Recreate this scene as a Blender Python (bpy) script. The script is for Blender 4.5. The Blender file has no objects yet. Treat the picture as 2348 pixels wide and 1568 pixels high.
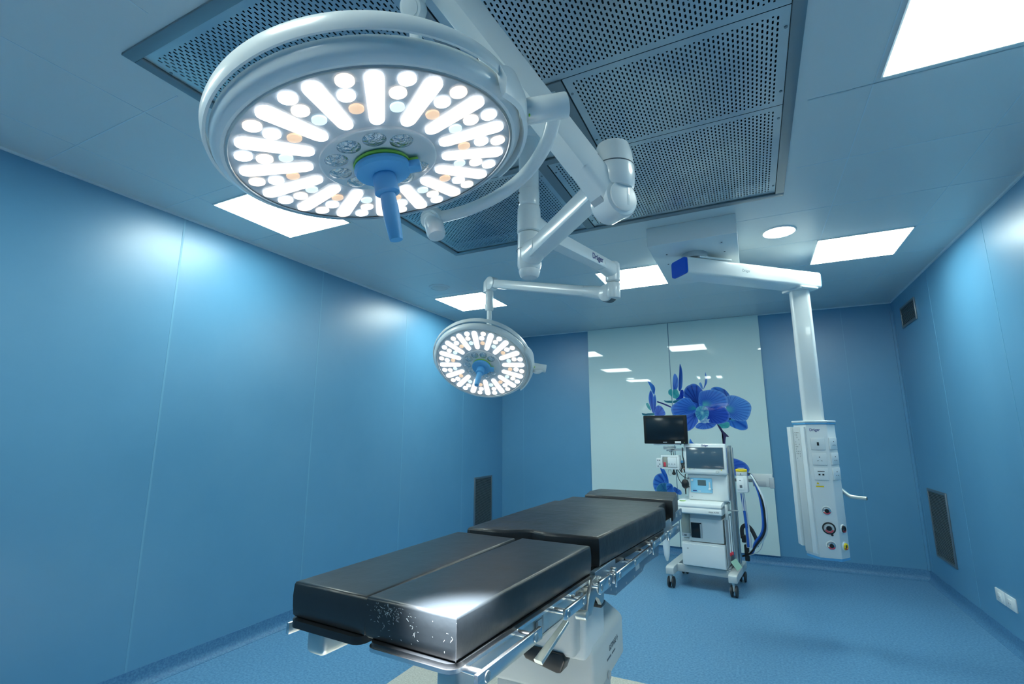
import bpy, bmesh, math, random
from mathutils import Vector as V, Matrix
random.seed(7)
R = math.radians
PI = math.pi
S = bpy.context.scene
COL = S.collection

# ------------------------------------------------------------------ camera, world, exposure
H = 2.9                      # ceiling height
cam_d = bpy.data.cameras.new('camera'); cam = bpy.data.objects.new('camera', cam_d); COL.objects.link(cam)
cam_d.sensor_fit = 'HORIZONTAL'; cam_d.sensor_width = 36.0
cam_d.lens = 36.0 * 1120.45 / 2348.0
cam_d.clip_start = 0.02
cam.location = (0, 0, 1.45)
cam.rotation_mode = 'XYZ'
cam.rotation_euler = (R(90 + 10.71), 0, R(25.88))
S.camera = cam
w = bpy.data.worlds.new('world'); S.world = w; w.use_nodes = True
w.node_tree.nodes['Background'].inputs[0].default_value = (0.35, 0.6, 0.75, 1)
w.node_tree.nodes['Background'].inputs[1].default_value = 0.05
S.view_settings.view_transform = 'Standard'; S.view_settings.look = 'None'
S.view_settings.gamma = 1.0; S.view_settings.exposure = 0.0; S.view_settings.use_curve_mapping = False

LIGHT_COL = (0.92, 1.07, 1.0)
PANEL_STRENGTH = 21.0
LAMP_LED = 2.4
SPOT_W = 3400.0

# ------------------------------------------------------------------ materials
def mat(name, col, rough=0.5, metal=0.0, emis=None, es=0.0, coat=0.0, bump=None, spec=None, ior=None, mottled=None, trans=0.0, alpha=None):
    m = bpy.data.materials.new(name); m.use_nodes = True
    nt = m.node_tree; p = nt.nodes['Principled BSDF']
    p.inputs['Base Color'].default_value = (*col, 1)
    p.inputs['Roughness'].default_value = rough
    p.inputs['Metallic'].default_value = metal
    if spec is not None: p.inputs['Specular IOR Level'].default_value = spec
    if ior: p.inputs['IOR'].default_value = ior
    if coat: p.inputs['Coat Weight'].default_value = coat; p.inputs['Coat Roughness'].default_value = 0.03
    if trans: p.inputs['Transmission Weight'].default_value = trans
    if emis: p.inputs['Emission Color'].default_value = (*emis, 1); p.inputs['Emission Strength'].default_value = es
    if bump:
        tc = nt.nodes.new('ShaderNodeTexCoord'); n = nt.nodes.new('ShaderNodeTexNoise'); b = nt.nodes.new('ShaderNodeBump')
        n.inputs['Scale'].default_value = bump[0]; n.inputs['Detail'].default_value = 5
        b.inputs['Strength'].default_value = bump[1]; b.inputs['Distance'].default_value = bump[2] if len(bump) > 2 else 0.01
        nt.links.new(tc.outputs['Object'], n.inputs['Vector']); nt.links.new(n.outputs['Fac'], b.inputs['Height'])
        nt.links.new(b.outputs['Normal'], p.inputs['Normal'])
    if mottled:
        sc, c2, lo, hi = mottled
        tc = nt.nodes.new('ShaderNodeTexCoord'); n = nt.nodes.new('ShaderNodeTexNoise'); rp = nt.nodes.new('ShaderNodeValToRGB')
        n.inputs['Scale'].default_value = sc; n.inputs['Detail'].default_value = 6; n.inputs['Roughness'].default_value = 0.65
        rp.color_ramp.elements[0].position = lo; rp.color_ramp.elements[0].color = (*col, 1)
        rp.color_ramp.elements[1].position = hi; rp.color_ramp.elements[1].color = (*c2, 1)
        nt.links.new(tc.outputs['Object'], n.inputs['Vector']); nt.links.new(n.outputs['Fac'], rp.inputs['Fac'])
        nt.links.new(rp.outputs['Color'], p.inputs['Base Color'])
    return m

M = {}
M['ceiling'] = mat('ceiling_paint', (0.60, 0.67, 0.69), 0.36)
M['seam'] = mat('sealant', (0.60, 0.72, 0.78), 0.5)
M['wallseam'] = mat('wall_sealant', (0.15, 0.37, 0.54), 0.45)
M['wall'] = mat('blue_wall_panel', (0.090, 0.285, 0.465), 0.38, spec=0.85, mottled=(1.2, (0.105, 0.305, 0.485), 0.35, 0.65))
M['floor'] = mat('blue_vinyl', (0.06, 0.21, 0.39), 0.45, mottled=(70, (0.16, 0.36, 0.55), 0.36, 0.66), bump=(220, 0.08))
M['mat'] = mat('beige_vinyl', (0.50, 0.48, 0.40), 0.45, mottled=(110, (0.70, 0.68, 0.60), 0.36, 0.66))
M['cove'] = mat('cove_vinyl', (0.045, 0.16, 0.32), 0.5, mottled=(80, (0.09, 0.26, 0.44), 0.36, 0.66))
M['white'] = mat('white_enamel', (0.80, 0.84, 0.84), 0.28, coat=0.3)
M['white2'] = mat('white_plastic', (0.74, 0.79, 0.80), 0.4)
M['grey'] = mat('grey_plastic', (0.42, 0.47, 0.50), 0.45)
M['lgrey'] = mat('light_grey_plastic', (0.58, 0.62, 0.62), 0.42)
M['steel'] = mat('brushed_steel', (0.55, 0.58, 0.58), 0.34, 1.0, bump=(60, 0.05))
M['dsteel'] = mat('dull_steel', (0.27, 0.31, 0.33), 0.42, 0.9, bump=(40, 0.05))
M['chrome'] = mat('polished_steel', (0.74, 0.77, 0.78), 0.24, 1.0)
M['satin'] = mat('satin_aluminium', (0.62, 0.66, 0.64), 0.36, 0.85)
M['bluesteel'] = mat('steel_side_panel', (0.26, 0.36, 0.44), 0.42, 0.75)
M['pad'] = mat('black_vinyl', (0.014, 0.018, 0.021), 0.36, bump=(9, 0.12, 0.02), spec=0.6)
M['softpad'] = mat('creased_black_vinyl', (0.014, 0.018, 0.021), 0.38, bump=(7, 0.35, 0.03), spec=0.6)
M['black'] = mat('black_plastic', (0.012, 0.014, 0.016), 0.35)
M['rubber'] = mat('dark_rubber', (0.03, 0.035, 0.04), 0.55)
M['screen'] = mat('dark_screen', (0.008, 0.016, 0.024), 0.16, spec=.3)
M['screen2'] = mat('grey_screen', (0.055, 0.105, 0.15), 0.15, coat=0.4)
M['lcd'] = mat('lcd_glass', (0.09, 0.14, 0.15), 0.2)
M['blue'] = mat('blue_trim', (0.01, 0.10, 0.62), 0.6, spec=0.15)
M['bluetrim'] = mat('light_blue_trim', (0.10, 0.38, 0.68), 0.4)
M['panelblue'] = mat('sky_blue_panel', (0.26, 0.60, 0.82), 0.4)
M['handle'] = mat('blue_silicone', (0.10, 0.40, 0.74), 0.45)
M['lime'] = mat('lime_plastic', (0.36, 0.72, 0.10), 0.45)
M['yellow'] = mat('yellow_plastic', (0.85, 0.62, 0.02), 0.45)
M['red'] = mat('red_plastic', (0.65, 0.05, 0.08), 0.4)
M['hoseblue'] = mat('blue_hose', (0.02, 0.13, 0.55), 0.4)
M['hosewhite'] = mat('white_hose', (0.72, 0.78, 0.80), 0.4)
M['ink'] = mat('dark_blue_ink', (0.015, 0.03, 0.22), 0.5)
M['inkgrey'] = mat('grey_ink', (0.10, 0.13, 0.15), 0.5)
M['ring'] = mat('lamp_face', (0.62, 0.66, 0.70), 0.25, coat=0.6)
M['ringin'] = mat('lamp_centre_disc', (0.66, 0.71, 0.74), 0.25, coat=0.5)
M['lens'] = mat('unlit_lens', (0.55, 0.62, 0.65), 0.10, 0.9, bump=(90, 0.9, 0.01))
M['led_w'] = mat('led_cool', (0.9, 0.9, 0.9), 0.3, emis=(0.92, 0.97, 1.0), es=LAMP_LED)
M['led_o'] = mat('led_warm', (0.9, 0.8, 0.7), 0.3, emis=(1.0, 0.84, 0.70), es=1.15)
M['led_a'] = mat('led_amber', (0.8, 0.6, 0.4), 0.3, emis=(0.95, 0.62, 0.42), es=0.75)
M['led_b'] = mat('led_blue', (0.7, 0.85, 0.9), 0.3, emis=(0.70, 0.90, 1.0), es=0.95)
M['panel'] = mat('lit_diffuser', (0.9, 0.9, 0.9), 0.5, emis=LIGHT_COL, es=PANEL_STRENGTH)
M['downlight'] = mat('lit_round_diffuser', (0.9, 0.9, 0.9), 0.5, emis=LIGHT_COL, es=PANEL_STRENGTH * 1.1)
M['glasswhite'] = mat('back_painted_glass', (0.66, 0.80, 0.78), 0.025, ior=1.52, spec=0.55)
M['joint'] = mat('glass_joint', (0.10, 0.22, 0.30), 0.3)
M['canister'] = mat('clear_canister', (0.34, 0.36, 0.31), 0.15, coat=0.5)
M['dark'] = mat('dark_cavity', (0.012, 0.02, 0.025), 0.8)
M['tag'] = mat('green_card', (0.42, 0.66, 0.48), 0.6)
M['paper'] = mat('label_paper', (0.75, 0.78, 0.78), 0.6)
M['ventmesh'] = mat('vent_mesh', (0.16, 0.20, 0.21), 0.5, 0.4)

# perforated steel: staggered slots cut right through (transparent), metal between
def perforated():
    m = bpy.data.materials.new('perforated_steel'); m.use_nodes = True
    nt = m.node_tree; N = nt.nodes; L = nt.links
    p = N['Principled BSDF']; out = N['Material Output']
    p.inputs['Base Color'].default_value = (0.30, 0.35, 0.38, 1); p.inputs['Metallic'].default_value = 0.85; p.inputs['Roughness'].default_value = 0.34
    tc = N.new('ShaderNodeTexCoord'); sep = N.new('ShaderNodeSeparateXYZ'); L.new(tc.outputs['UV'], sep.inputs[0])
    def mt(op, a, b=None, c=None):
        n = N.new('ShaderNodeMath'); n.operation = op
        for i, x in enumerate((a, b, c)):
            if x is None: continue
            if isinstance(x, (int, float)): n.inputs[i].default_value = x
            else: L.new(x, n.inputs[i])
        return n.outputs[0]
    px, py = 0.0165, 0.0285
    u = mt('DIVIDE', sep.outputs[0], px); v = mt('DIVIDE', sep.outputs[1], py)
    iu = mt('FLOOR', u); fu = mt('SUBTRACT', u, iu)
    odd = mt('MODULO', iu, 2.0)
    v2 = mt('ADD', v, mt('MULTIPLY', odd, 0.5)); fv = mt('SUBTRACT', v2, mt('FLOOR', v2))
    dx = mt('MULTIPLY', mt('ABSOLUTE', mt('SUBTRACT', fu, 0.5)), px)
    dy = mt('MAXIMUM', mt('SUBTRACT', mt('MULTIPLY', mt('ABSOLUTE', mt('SUBTRACT', fv, 0.5)), py), 0.0052), 0.0)
    d = mt('SQRT', mt('ADD', mt('MULTIPLY', dx, dx), mt('MULTIPLY', dy, dy)))
    hole = mt('LESS_THAN', d, 0.0034)
    # margin: uv stored as metres from panel corner, colour attribute free; z holds nothing
    at = N.new('ShaderNodeAttribute'); at.attribute_name = 'margin'
    hole = mt('MULTIPLY', hole, mt('GREATER_THAN', at.outputs['Fac'], 0.5))
    tr = N.new('ShaderNodeBsdfTransparent'); mix = N.new('ShaderNodeMixShader')
    L.new(hole, mix.inputs[0]); L.new(p.outputs[0], mix.inputs[1]); L.new(tr.outputs[0], mix.inputs[2]); L.new(mix.outputs[0], out.inputs[0])
    no = N.new('ShaderNodeTexNoise'); no.inputs['Scale'].default_value = 2.5
    rp = N.new('ShaderNodeValToRGB'); rp.color_ramp.elements[0].color = (0.42, 0.50, 0.56, 1); rp.color_ramp.elements[1].color = (0.62, 0.66, 0.66, 1)
    rp.color_ramp.elements[0].position = 0.35; rp.color_ramp.elements[1].position = 0.65
    L.new(tc.outputs['Object'], no.inputs['Vector']); L.new(no.outputs['Fac'], rp.inputs['Fac']); L.new(rp.outputs['Color'], p.inputs['Base Color'])
    return m
M['perf'] = perforated()

def petal_mat():
    m = mat('orchid_print', (0.1, 0.2, 0.7), 0.03, ior=1.52)
    nt = m.node_tree; a = nt.nodes.new('ShaderNodeAttribute'); a.attribute_name = 'Col'
    nt.links.new(a.outputs['Color'], nt.nodes['Principled BSDF'].inputs['Base Color'])
    return m
M['petal'] = petal_mat()

# ------------------------------------------------------------------ builders
INV = {}                     # root empties -> inverse matrix
def tag(o, label=None, cat=None, group=None, kind=None):
    if label: o['label'] = label
    if cat: o['category'] = cat
    if group: o['group'] = group
    if kind: o['kind'] = kind
    return o
def thing(name, label, cat, loc=(0, 0, 0), rz=0.0, group=None):
    o = bpy.data.objects.new(name, None); COL.objects.link(o)
    o.empty_display_size = 0.1; o.location = loc; o.rotation_euler = (0, 0, rz)
    INV[o.name] = (Matrix.Translation(V(loc)) @ Matrix.Rotation(rz, 4, 'Z')).inverted()
    return tag(o, label, cat, group)
def root_of(o):
    while o.parent: o = o.parent
    return o

def frame(z, x=None, o=(0, 0, 0)):
    """matrix whose local z is z, local x close to x"""
    z = V(z).normalized()
    x = V(x) if x is not None else (V((1, 0, 0)) if abs(z.x) < 0.9 else V((0, 1, 0)))
    x = (x - z * x.dot(z)).normalized(); y = z.cross(x)
    m = Matrix((x, y, z)).transposed().to_4x4(); m.translation = V(o)
    return m

class B:
    def __init__(s, X=None): s.bm = bmesh.new(); s.X = X      # X: matrix applied to everything (authoring frame -> world)
    def _m(s, M_): return (s.X @ M_) if s.X is not None and M_ is not None else (s.X if M_ is None else M_)
    def _p(s, p): return s.X @ V(p) if s.X is not None else V(p)
    def box(s, c, d, bev=0.0, M_=None, seg=2):
        r = bmesh.ops.create_cube(s.bm, size=1.0); vs = r['verts']
        mm = Matrix.Translation(V(c)) @ Matrix.Diagonal((*d, 1))
        if M_ is not None: mm = M_ @ mm
        if s.X is not None: mm = s.X @ mm
        bmesh.ops.transform(s.bm, matrix=mm, verts=vs)
        if bev > 0:
            es = list({e for v in vs for e in v.link_edges})
            bmesh.ops.bevel(s.bm, geom=es, offset=bev, segments=seg, profile=0.5, affect='EDGES', clamp_overlap=True)
        return s
    def poly(s, pts): s.bm.faces.new([s.bm.verts.new(s._p(p)) for p in pts]); return s
    def prism(s, pts, n, bev=0.0, seg=2):
        """extrude a planar polygon (3d pts) by vector n"""
        n = V(n)
        a = [s.bm.verts.new(s._p(p)) for p in pts]; b = [s.bm.verts.new(s._p(V(p) + n)) for p in pts]
        k = len(pts); s.bm.faces.new(a); s.bm.faces.new(b[::-1])
        for i in range(k): s.bm.faces.new((a[i], b[i], b[(i + 1) % k], a[(i + 1) % k]))
        if bev > 0:
            es = list({e for v in a + b for e in v.link_edges})
            bmesh.ops.bevel(s.bm, geom=es, offset=bev, segments=seg, profile=0.5, affect='EDGES', clamp_overlap=True)
        return s
    def loft(s, rings, cap=True, closed=False):
        vr = [[s.bm.verts.new(s._p(p)) for p in r] for r in rings]
        k = len(rings[0]); n = len(vr)
        for i in range(n if closed else n - 1):
            a, b = vr[i], vr[(i + 1) % n]
            for j in range(k): s.bm.faces.new((a[j], a[(j + 1) % k], b[(j + 1) % k], b[j]))
        if cap and not closed:
            s.bm.faces.new(vr[0][::-1]); s.bm.faces.new(vr[-1])
        return s
    def cyl(s, p0, p1, r0, r1=None, n=28, bev=0.0):
        r1 = r0 if r1 is None else r1
        p0, p1 = V(p0), V(p1); f = frame(p1 - p0, None, p0); L = (p1 - p0).length
        prof = [(r0, 0), (r1, L)]
        if bev > 0:
            prof = [(r0 - bev, 0), (r0 - bev * .3, bev * .3), (r0, bev), (r1, L - bev), (r1 - bev * .3, L - bev * .3), (r1 - bev, L)]
        return s.lathe(prof, f, n)
    def lathe(s, prof, f=None, n=32, a0=0.0, a1=None, cap=True):
        f = f or Matrix.Identity(4)
        if a1 is None:
            rings = [[f @ V((r * math.cos(2 * PI * i / n), r * math.sin(2 * PI * i / n), z)) for i in range(n)] for r, z in prof]
            return s.loft(rings, cap)
        for j in range(1): pass
        vr = [[s.bm.verts.new(s._p(f @ V((r * math.cos(a0 + (a1 - a0) * i / n), r * math.sin(a0 + (a1 - a0) * i / n), z)))) for i in range(n + 1)] for r, z in prof]
        k = len(prof)
        for i in range(k):
            a, b = vr[i], vr[(i + 1) % k]
            for j in range(n): s.bm.faces.new((a[j], a[j + 1], b[j + 1], b[j]))
        s.bm.faces.new([vr[i][0] for i in range(k)][::-1]); s.bm.faces.new([vr[i][n] for i in range(k)])
        return s
    def tube(s, pts, r, n=12, smooth=6):
        P = [V(p) for p in pts]
        if smooth and len(P) > 2: P = spline(P, smooth)
        rings = []; up = None
        for i, p in enumerate(P):
            t = (P[min(i + 1, len(P) - 1)] - P[max(i - 1, 0)]).normalized()
            if up is None: up = V((0, 0, 1)) if abs(t.z) < .9 else V((1, 0, 0))
            x = (up - t * up.dot(t)).normalized(); y = t.cross(x); up = x
            rr = r if not isinstance(r, (list, tuple)) else r[0] + (r[1] - r[0]) * i / (len(P) - 1)
            rings.append([p + x * rr * math.cos(2 * PI * j / n) + y * rr * math.sin(2 * PI * j / n) for j in range(n)])
        return s.loft(rings)
    def beam(s, p0, p1, w0, h0, w1=None, h1=None, rad=0.25, up=(0, 0, 1), n=5):
        """rounded rectangular section beam"""
        w1 = w0 if w1 is None else w1; h1 = h0 if h1 is None else h1
        p0, p1 = V(p0), V(p1); t = (p1 - p0).normalized(); u = V(up); u = (u - t * u.dot(t)).normalized(); x = t.cross(u)
        def ring(p, w, h):
            rr = rad * min(w, h); pts = []
            for (cx, cy, a) in ((1, 1, 0), (-1, 1, 90), (-1, -1, 180), (1, -1, 270)):
                for k in range(n):
                    an = R(a + 90 * k / (n - 1))
                    pts.append(p + x * (cx * (w / 2 - rr) + rr * math.cos(an)) + u * (cy * (h / 2 - rr) + rr * math.sin(an)))
            return pts
        return s.loft([ring(p0, w0, h0), ring(p1, w1, h1)])
    def mk(s, name, m, parent=None, smooth=True, ang=35, subsurf=0, W=True):
        me = bpy.data.meshes.new(name)
        bmesh.ops.recalc_face_normals(s.bm, faces=s.bm.faces)
        s.bm.to_mesh(me); s.bm.free()
        if parent is not None and W: me.transform(INV[root_of(parent).name])
        o = bpy.data.objects.new(name, me); COL.objects.link(o)
        ms = m if isinstance(m, (list, tuple)) else [m]
        for q in ms: me.materials.append(M[q] if isinstance(q, str) else q)
        if smooth:
            for p in me.polygons: p.use_smooth = True
            me.set_sharp_from_angle(angle=R(ang))
        if parent is not None: o.parent = parent
        if subsurf:
            md = o.modifiers.new('s', 'SUBSURF'); md.levels = md.render_levels = subsurf
        return o

def spline(P, k):
    out = []
    for i in range(len(P) - 1):
        a, b, c, d = P[max(i - 1, 0)], P[i], P[i + 1], P[min(i + 2, len(P) - 1)]
        for j in range(k):
            t = j / k
            out.append(0.5 * ((2 * b) + (c - a) * t + (2 * a - 5 * b + 4 * c - d) * t * t + (3 * b - a - 3 * c + d) * t ** 3))
    out.append(P[-1].copy()); return out

def text(body, size, X, m, parent, name='lettering', sx=1.0, bold=0.0):
    """X: frame, x right, y up, z out of the surface"""
    c = bpy.data.curves.new('t', 'FONT'); c.body = body; c.size = size; c.align_x = 'CENTER'; c.align_y = 'CENTER'; c.extrude = 0.0004; c.offset = bold
    t = bpy.data.objects.new('t', c); COL.objects.link(t)
    dg = bpy.context.evaluated_depsgraph_get(); me = bpy.data.meshes.new_from_object(t.evaluated_get(dg))
    bpy.data.objects.remove(t)
    me.transform(X @ Matrix.Diagonal((sx, 1, 1, 1)))
    me.transform(INV[root_of(parent).name])
    me.materials.clear(); me.materials.append(M[m])
    o = bpy.data.objects.new(name, me); COL.objects.link(o); o.parent = parent
    return o

# ------------------------------------------------------------------ room shell
XL, XR, YB, YF = -3.358, 1.497, 6.594, -2.5
CX0, CX1, CY0, CY1 = -2.08, 0.286, 0.825, 3.235       # opening of the air supply ceiling
def struct(o): o['kind'] = 'structure'; return o
b = B()
for (x0, x1, y0, y1) in ((XL, CX0, YF, YB), (CX1, XR, YF, YB), (CX0, CX1, YF, CY0), (CX0, CX1, CY1, YB)):
    b.box(((x0 + x1) / 2, (y0 + y1) / 2, H + .05), (x1 - x0, y1 - y0, .1))
n0 = len(b.bm.faces)
ys = [-1.0 + .615 * i for i in range(13)]
def clear(x0, x1, y):
    if CY0 - .05 < y < CY1 + .05: return [(x0, CX0 - .06), (CX1 + .05, x1)]
    return [(x0, x1)]
for y in [4.155 - .615 * 3.02 - .615 * i for i in range(5)] + [2.30, 2.92, 3.545, 4.155, 4.77, 5.385, 6.0]:
    for (a, c) in clear(XL, XR, y): b.box(((a + c) / 2, y, H - .0006), (c - a, .005, .0012))
for x in (0.575, 1.165, -2.39, -2.995):
    b.box((x, (YF + YB) / 2, H - .0006), (.005, YB - YF, .0012))
for x in (-1.79, -1.19, -.59, -.01):
    for (a, c) in ((YF, CY0 - .06), (3.545, YB)): b.box((x, (a + c) / 2, H - .0006), (.004, c - a, .0012))
for f in list(b.bm.faces)[n0:]: f.material_index = 1
struct(b.mk('ceiling', ['ceiling', 'seam'], smooth=False))

b = B(); b.box(((XL + XR) / 2, (YB + YF) / 2, -.05), (XR - XL + .4, YB - YF + .4, .1))
n0 = len(b.bm.faces)
b.box(((CX0 + CX1) / 2 + .01, 2.03, .0008), (CX1 - CX0, 2.42, .0016))
for f in list(b.bm.faces)[n0:]: f.material_index = 1
struct(b.mk('floor', ['floor', 'mat'], smooth=False))

def wall(name, c, d, seams):
    b = B(); b.box(c, d); n0 = len(b.bm.faces)
    for sc, sd in seams: b.box(sc, sd)
    for f in list(b.bm.faces)[n0:]: f.material_index = 1
    struct(b.mk(name, ['wall', 'wallseam'], smooth=False))
zc, zh = (H + .1) / 2, H - .1
wall('wall_left', (XL - .05, (YB + YF) / 2, H / 2), (.1, YB - YF + .2, H), [((XL + .0006, y, zc), (.0012, .012, zh)) for y in (.62, 1.83, 3.04, 4.25, 5.47)])
wall('wall_right', (XR + .05, (YB + YF) / 2, H / 2), (.1, YB - YF + .2, H), [((XR - .0006, y, zc), (.0012, .007, zh)) for y in (5.35, 4.16, 2.97, 1.78, .59)] + [((XR - .0006, y, zc), (.0012, .005, zh)) for y in (6.5,)])
wall('wall_back', ((XL + XR) / 2, YB + .05, H / 2), (XR - XL, .1, H), [((x, YB - .0006, zc), (.006, .0012, zh)) for x in (-3.01, 1.02)])
wall('wall_front', ((XL + XR) / 2, YF - .05, H / 2), (XR - XL, .1, H), [((x, YF + .0006, zc), (.008, .0012, zh)) for x in (-2.4, -1.2, 0, 1.2)])
# cove skirting
prof = [(0.0, .104), (.004, .104), (.005, .05), (.011, .026), (.024, .010), (.040, .002), (.040, 0.0), (0.0, 0.0)]
def cove(name, p0, p1, n):
    p0, p1, n = V(p0), V(p1), V(n)
    b = B(); b.loft([[p + n * u + V((0, 0, z)) for u, z in prof] for p in (p0, p1)])
    struct(b.mk(name, 'cove'))
cove('baseboard_left', (XL, YF, 0), (XL, YB, 0), (1, 0, 0))
cove('baseboard_right', (XR, YF, 0), (XR, YB, 0), (-1, 0, 0))
cove('baseboard_back', (XL, YB, 0), (XR, YB, 0), (0, -1, 0))
for i, (p, d) in enumerate([((XL + .006, (YB + YF) / 2, H - .006), (.012, YB - YF, .012)), ((XR - .006, (YB + YF) / 2, H - .006), (.012, YB - YF, .012)),
                            (((XL + XR) / 2, YB - .006, H - .006), (XR - XL - .024, .012, .012))]):
    struct(B().box(p, d).mk('trim_%d' % (i + 1), 'seam', smooth=False))
struct(B().box((XR - .010, YB - .010, H / 2), (.020, .020, H - .2)).mk('trim_4', 'wall', smooth=False))

# ------------------------------------------------------------------ ceiling light panels
PG = 'square lit panels set in the ceiling'
PAN = [(-2.70, 2.08, 'square lit ceiling panel along the left wall, behind the near surgical light'),
       (-2.70, 4.54, 'square lit ceiling panel in the far left, above the smaller far surgical light'),
       (-.89, 4.48, 'square lit ceiling panel partly hidden by the white ceiling box of the pendant'),
       (.855, 4.465, 'square lit ceiling panel on the right beside the lit round downlight'),
       (.89, 1.97, 'square lit ceiling panel cut off by the top right corner of the picture'),
       (-2.70, -.36, 'square lit panel out of frame on the left, mirrored in the left glass sheet'),
       (-.89, -.36, 'square lit panel out of frame, mirrored above the orchid in the right glass sheet')]
for x, y, lb in PAN:
    t = thing('ceiling_light_panel', lb, 'ceiling light', (x, y, H), 0, PG)
    s_ = .29
    B().box((0, 0, -.004), (2 * s_, 2 * s_, .008), .003).mk('diffuser', 'panel', t, W=False)
    b = B()
    for (c, d) in (((s_ + .004, 0), (.008, 2 * s_ + .016)), ((-s_ - .004, 0), (.008, 2 * s_ + .016)), ((0, s_ + .004), (2 * s_, .008)), ((0, -s_ - .004), (2 * s_, .008))):
        b.box((*c, -.003), (*d, .006))
    b.mk('frame', 'white2', t, W=False, smooth=False)
for x, y, lb in ((.287, 3.857, 'lit round downlight in the ceiling above the pendant arm'), (-2.78, .28, 'lit round downlight out of frame, mirrored as a small dot in the left glass')):
    t = thing('round_downlight', lb, 'ceiling light', (x, y, H))
    B().lathe([(0.0001, -.006), (.100, -.006), (.104, 0)], n=48).mk('diffuser', 'downlight', t, W=False)
    B().lathe([(.104, 0), (.104, -.008), (.109, -.009), (.114, -.004), (.115, 0)], n=48, cap=False).mk('bezel', 'white2', t, W=False)
t = thing('ceiling_loudspeaker', 'flat round pale loudspeaker grille in the ceiling left of the far lamp', 'loudspeaker', (-2.71, 3.92, H))
B().lathe([(.0001, -.014), (.075, -.013), (.082, -.009)], n=40).mk('grille', 'lgrey', t, W=False)
B().lathe([(.082, -.004), (.084, -.012), (.100, -.008), (.106, 0), (.082, 0)], n=40, cap=False).mk('rim', 'ceiling', t, W=False)

# ------------------------------------------------------------------ air supply ceiling
t = thing('air_supply_ceiling', 'large perforated steel air supply field in the ceiling above the operating table', 'air vent', ((CX0 + CX1) / 2, (CY0 + CY1) / 2, H))
b = B(); z = H - .002
fw = .046
for (x0, x1, y0, y1) in ((CX0, CX1, CY0, CY0 + fw), (CX0, CX1, CY1 - fw, CY1), (CX0, CX0 + fw, CY0 + fw, CY1 - fw), (CX1 - fw, CX1, CY0 + fw, CY1 - fw)):
    b.box(((x0 + x1) / 2, (y0 + y1) / 2, z), (x1 - x0, y1 - y0, .014), .002)
b.mk('frame', 'dsteel', t)
ix0, ix1, iy0, iy1 = CX0 + fw, CX1 - fw, CY0 + fw, CY1 - fw
def perf(x0, x1, y0, y1):
    g = .002; x0 += g; x1 -= g; y0 += g; y1 -= g; mx = .030
    xs = [x0, x0 + mx, x1 - mx, x1]; yy = [y0, y0 + mx, y1 - mx, y1]
    me = bpy.data.meshes.new('perforated_panel'); vs = [(x, y, H + .001) for y in yy for x in xs]
    fs = [(j * 4 + i, j * 4 + i + 1, j * 4 + i + 5, j * 4 + i + 4) for j in range(3) for i in range(3)]
    me.from_pydata(vs, [], fs); me.flip_normals()
    uv = me.uv_layers.new(name='UVMap')
    for l in me.loops: v = me.vertices[l.vertex_index].co; uv.data[l.index].uv = (v.x - x0 - mx, v.y - y0 - mx)
    at = me.attributes.new('margin', 'FLOAT', 'FACE')
    for k in range(9): at.data[k].value = 1.0
    for k in range(9):
        if k != 4: at.data[k].value = 0.0
    me.materials.append(M['perf']); me.transform(INV[t.name])
    o = bpy.data.objects.new('perforated_panel', me); COL.objects.link(o); o.parent = t
    b = B()
    for (cx, cy) in ((x0 + .012, y0 + .1), (x0 + .012, y1 - .1), (x1 - .012, y0 + .1), (x1 - .012, y1 - .1)):
        b.cyl((cx, cy, H + .001), (cx, cy, H - .002), .006, n=10)
    b.mk('screw', 'dsteel', o)
ym0, ym1 = 1.705, 2.284
perf(ix0, -.955, iy0, ym0); perf(-.895, ix1, iy0, ym0)
perf(ix0, -1.165, ym0, ym1); perf(-.600, ix1, ym0, ym1)
perf(ix0, -.955, ym1, iy1); perf(-.895, ix1, ym1, iy1)
b = B()
b.box((-.925, (iy0 + ym0) / 2, H), (.056, ym0 - iy0, .01)).box((-.925, (ym1 + iy1) / 2, H), (.056, iy1 - ym1, .01))
b.mk('divider', 'dsteel', t, smooth=False)
b = B()
for (x0, x1, y0, y1) in ((-1.163, -.602, ym0, ym0 + .045), (-1.163, -.602, ym1 - .045, ym1), (-1.163, -1.12, ym0 + .045, ym1 - .045), (-.645, -.602, ym0 + .045, ym1 - .045)):
    b.box(((x0 + x1) / 2, (y0 + y1) / 2, H), (x1 - x0, y1 - y0, .012))
b.mk('centre_frame', 'dsteel', t, smooth=False)
B().box((-.8825, 1.9945, H + .006), (.47, .485, .004)).mk('centre_plate', 'steel', t, smooth=False)
b = B()
b.box(((CX0 + CX1) / 2, (CY0 + CY1) / 2, H + .25), (CX1 - CX0, CY1 - CY0, .02))
for (c, d) in (((CX0 - .01, 2.03), (.02, 2.45)), ((CX1 + .01, 2.03), (.02, 2.45)), ((-.897, CY0 - .01), (2.4, .02)), ((-.897, CY1 + .01), (2.4, .02))):
    b.box((*c, H + .18), (*d, .15))
b.mk('plenum', 'dark', t, smooth=False)

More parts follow.
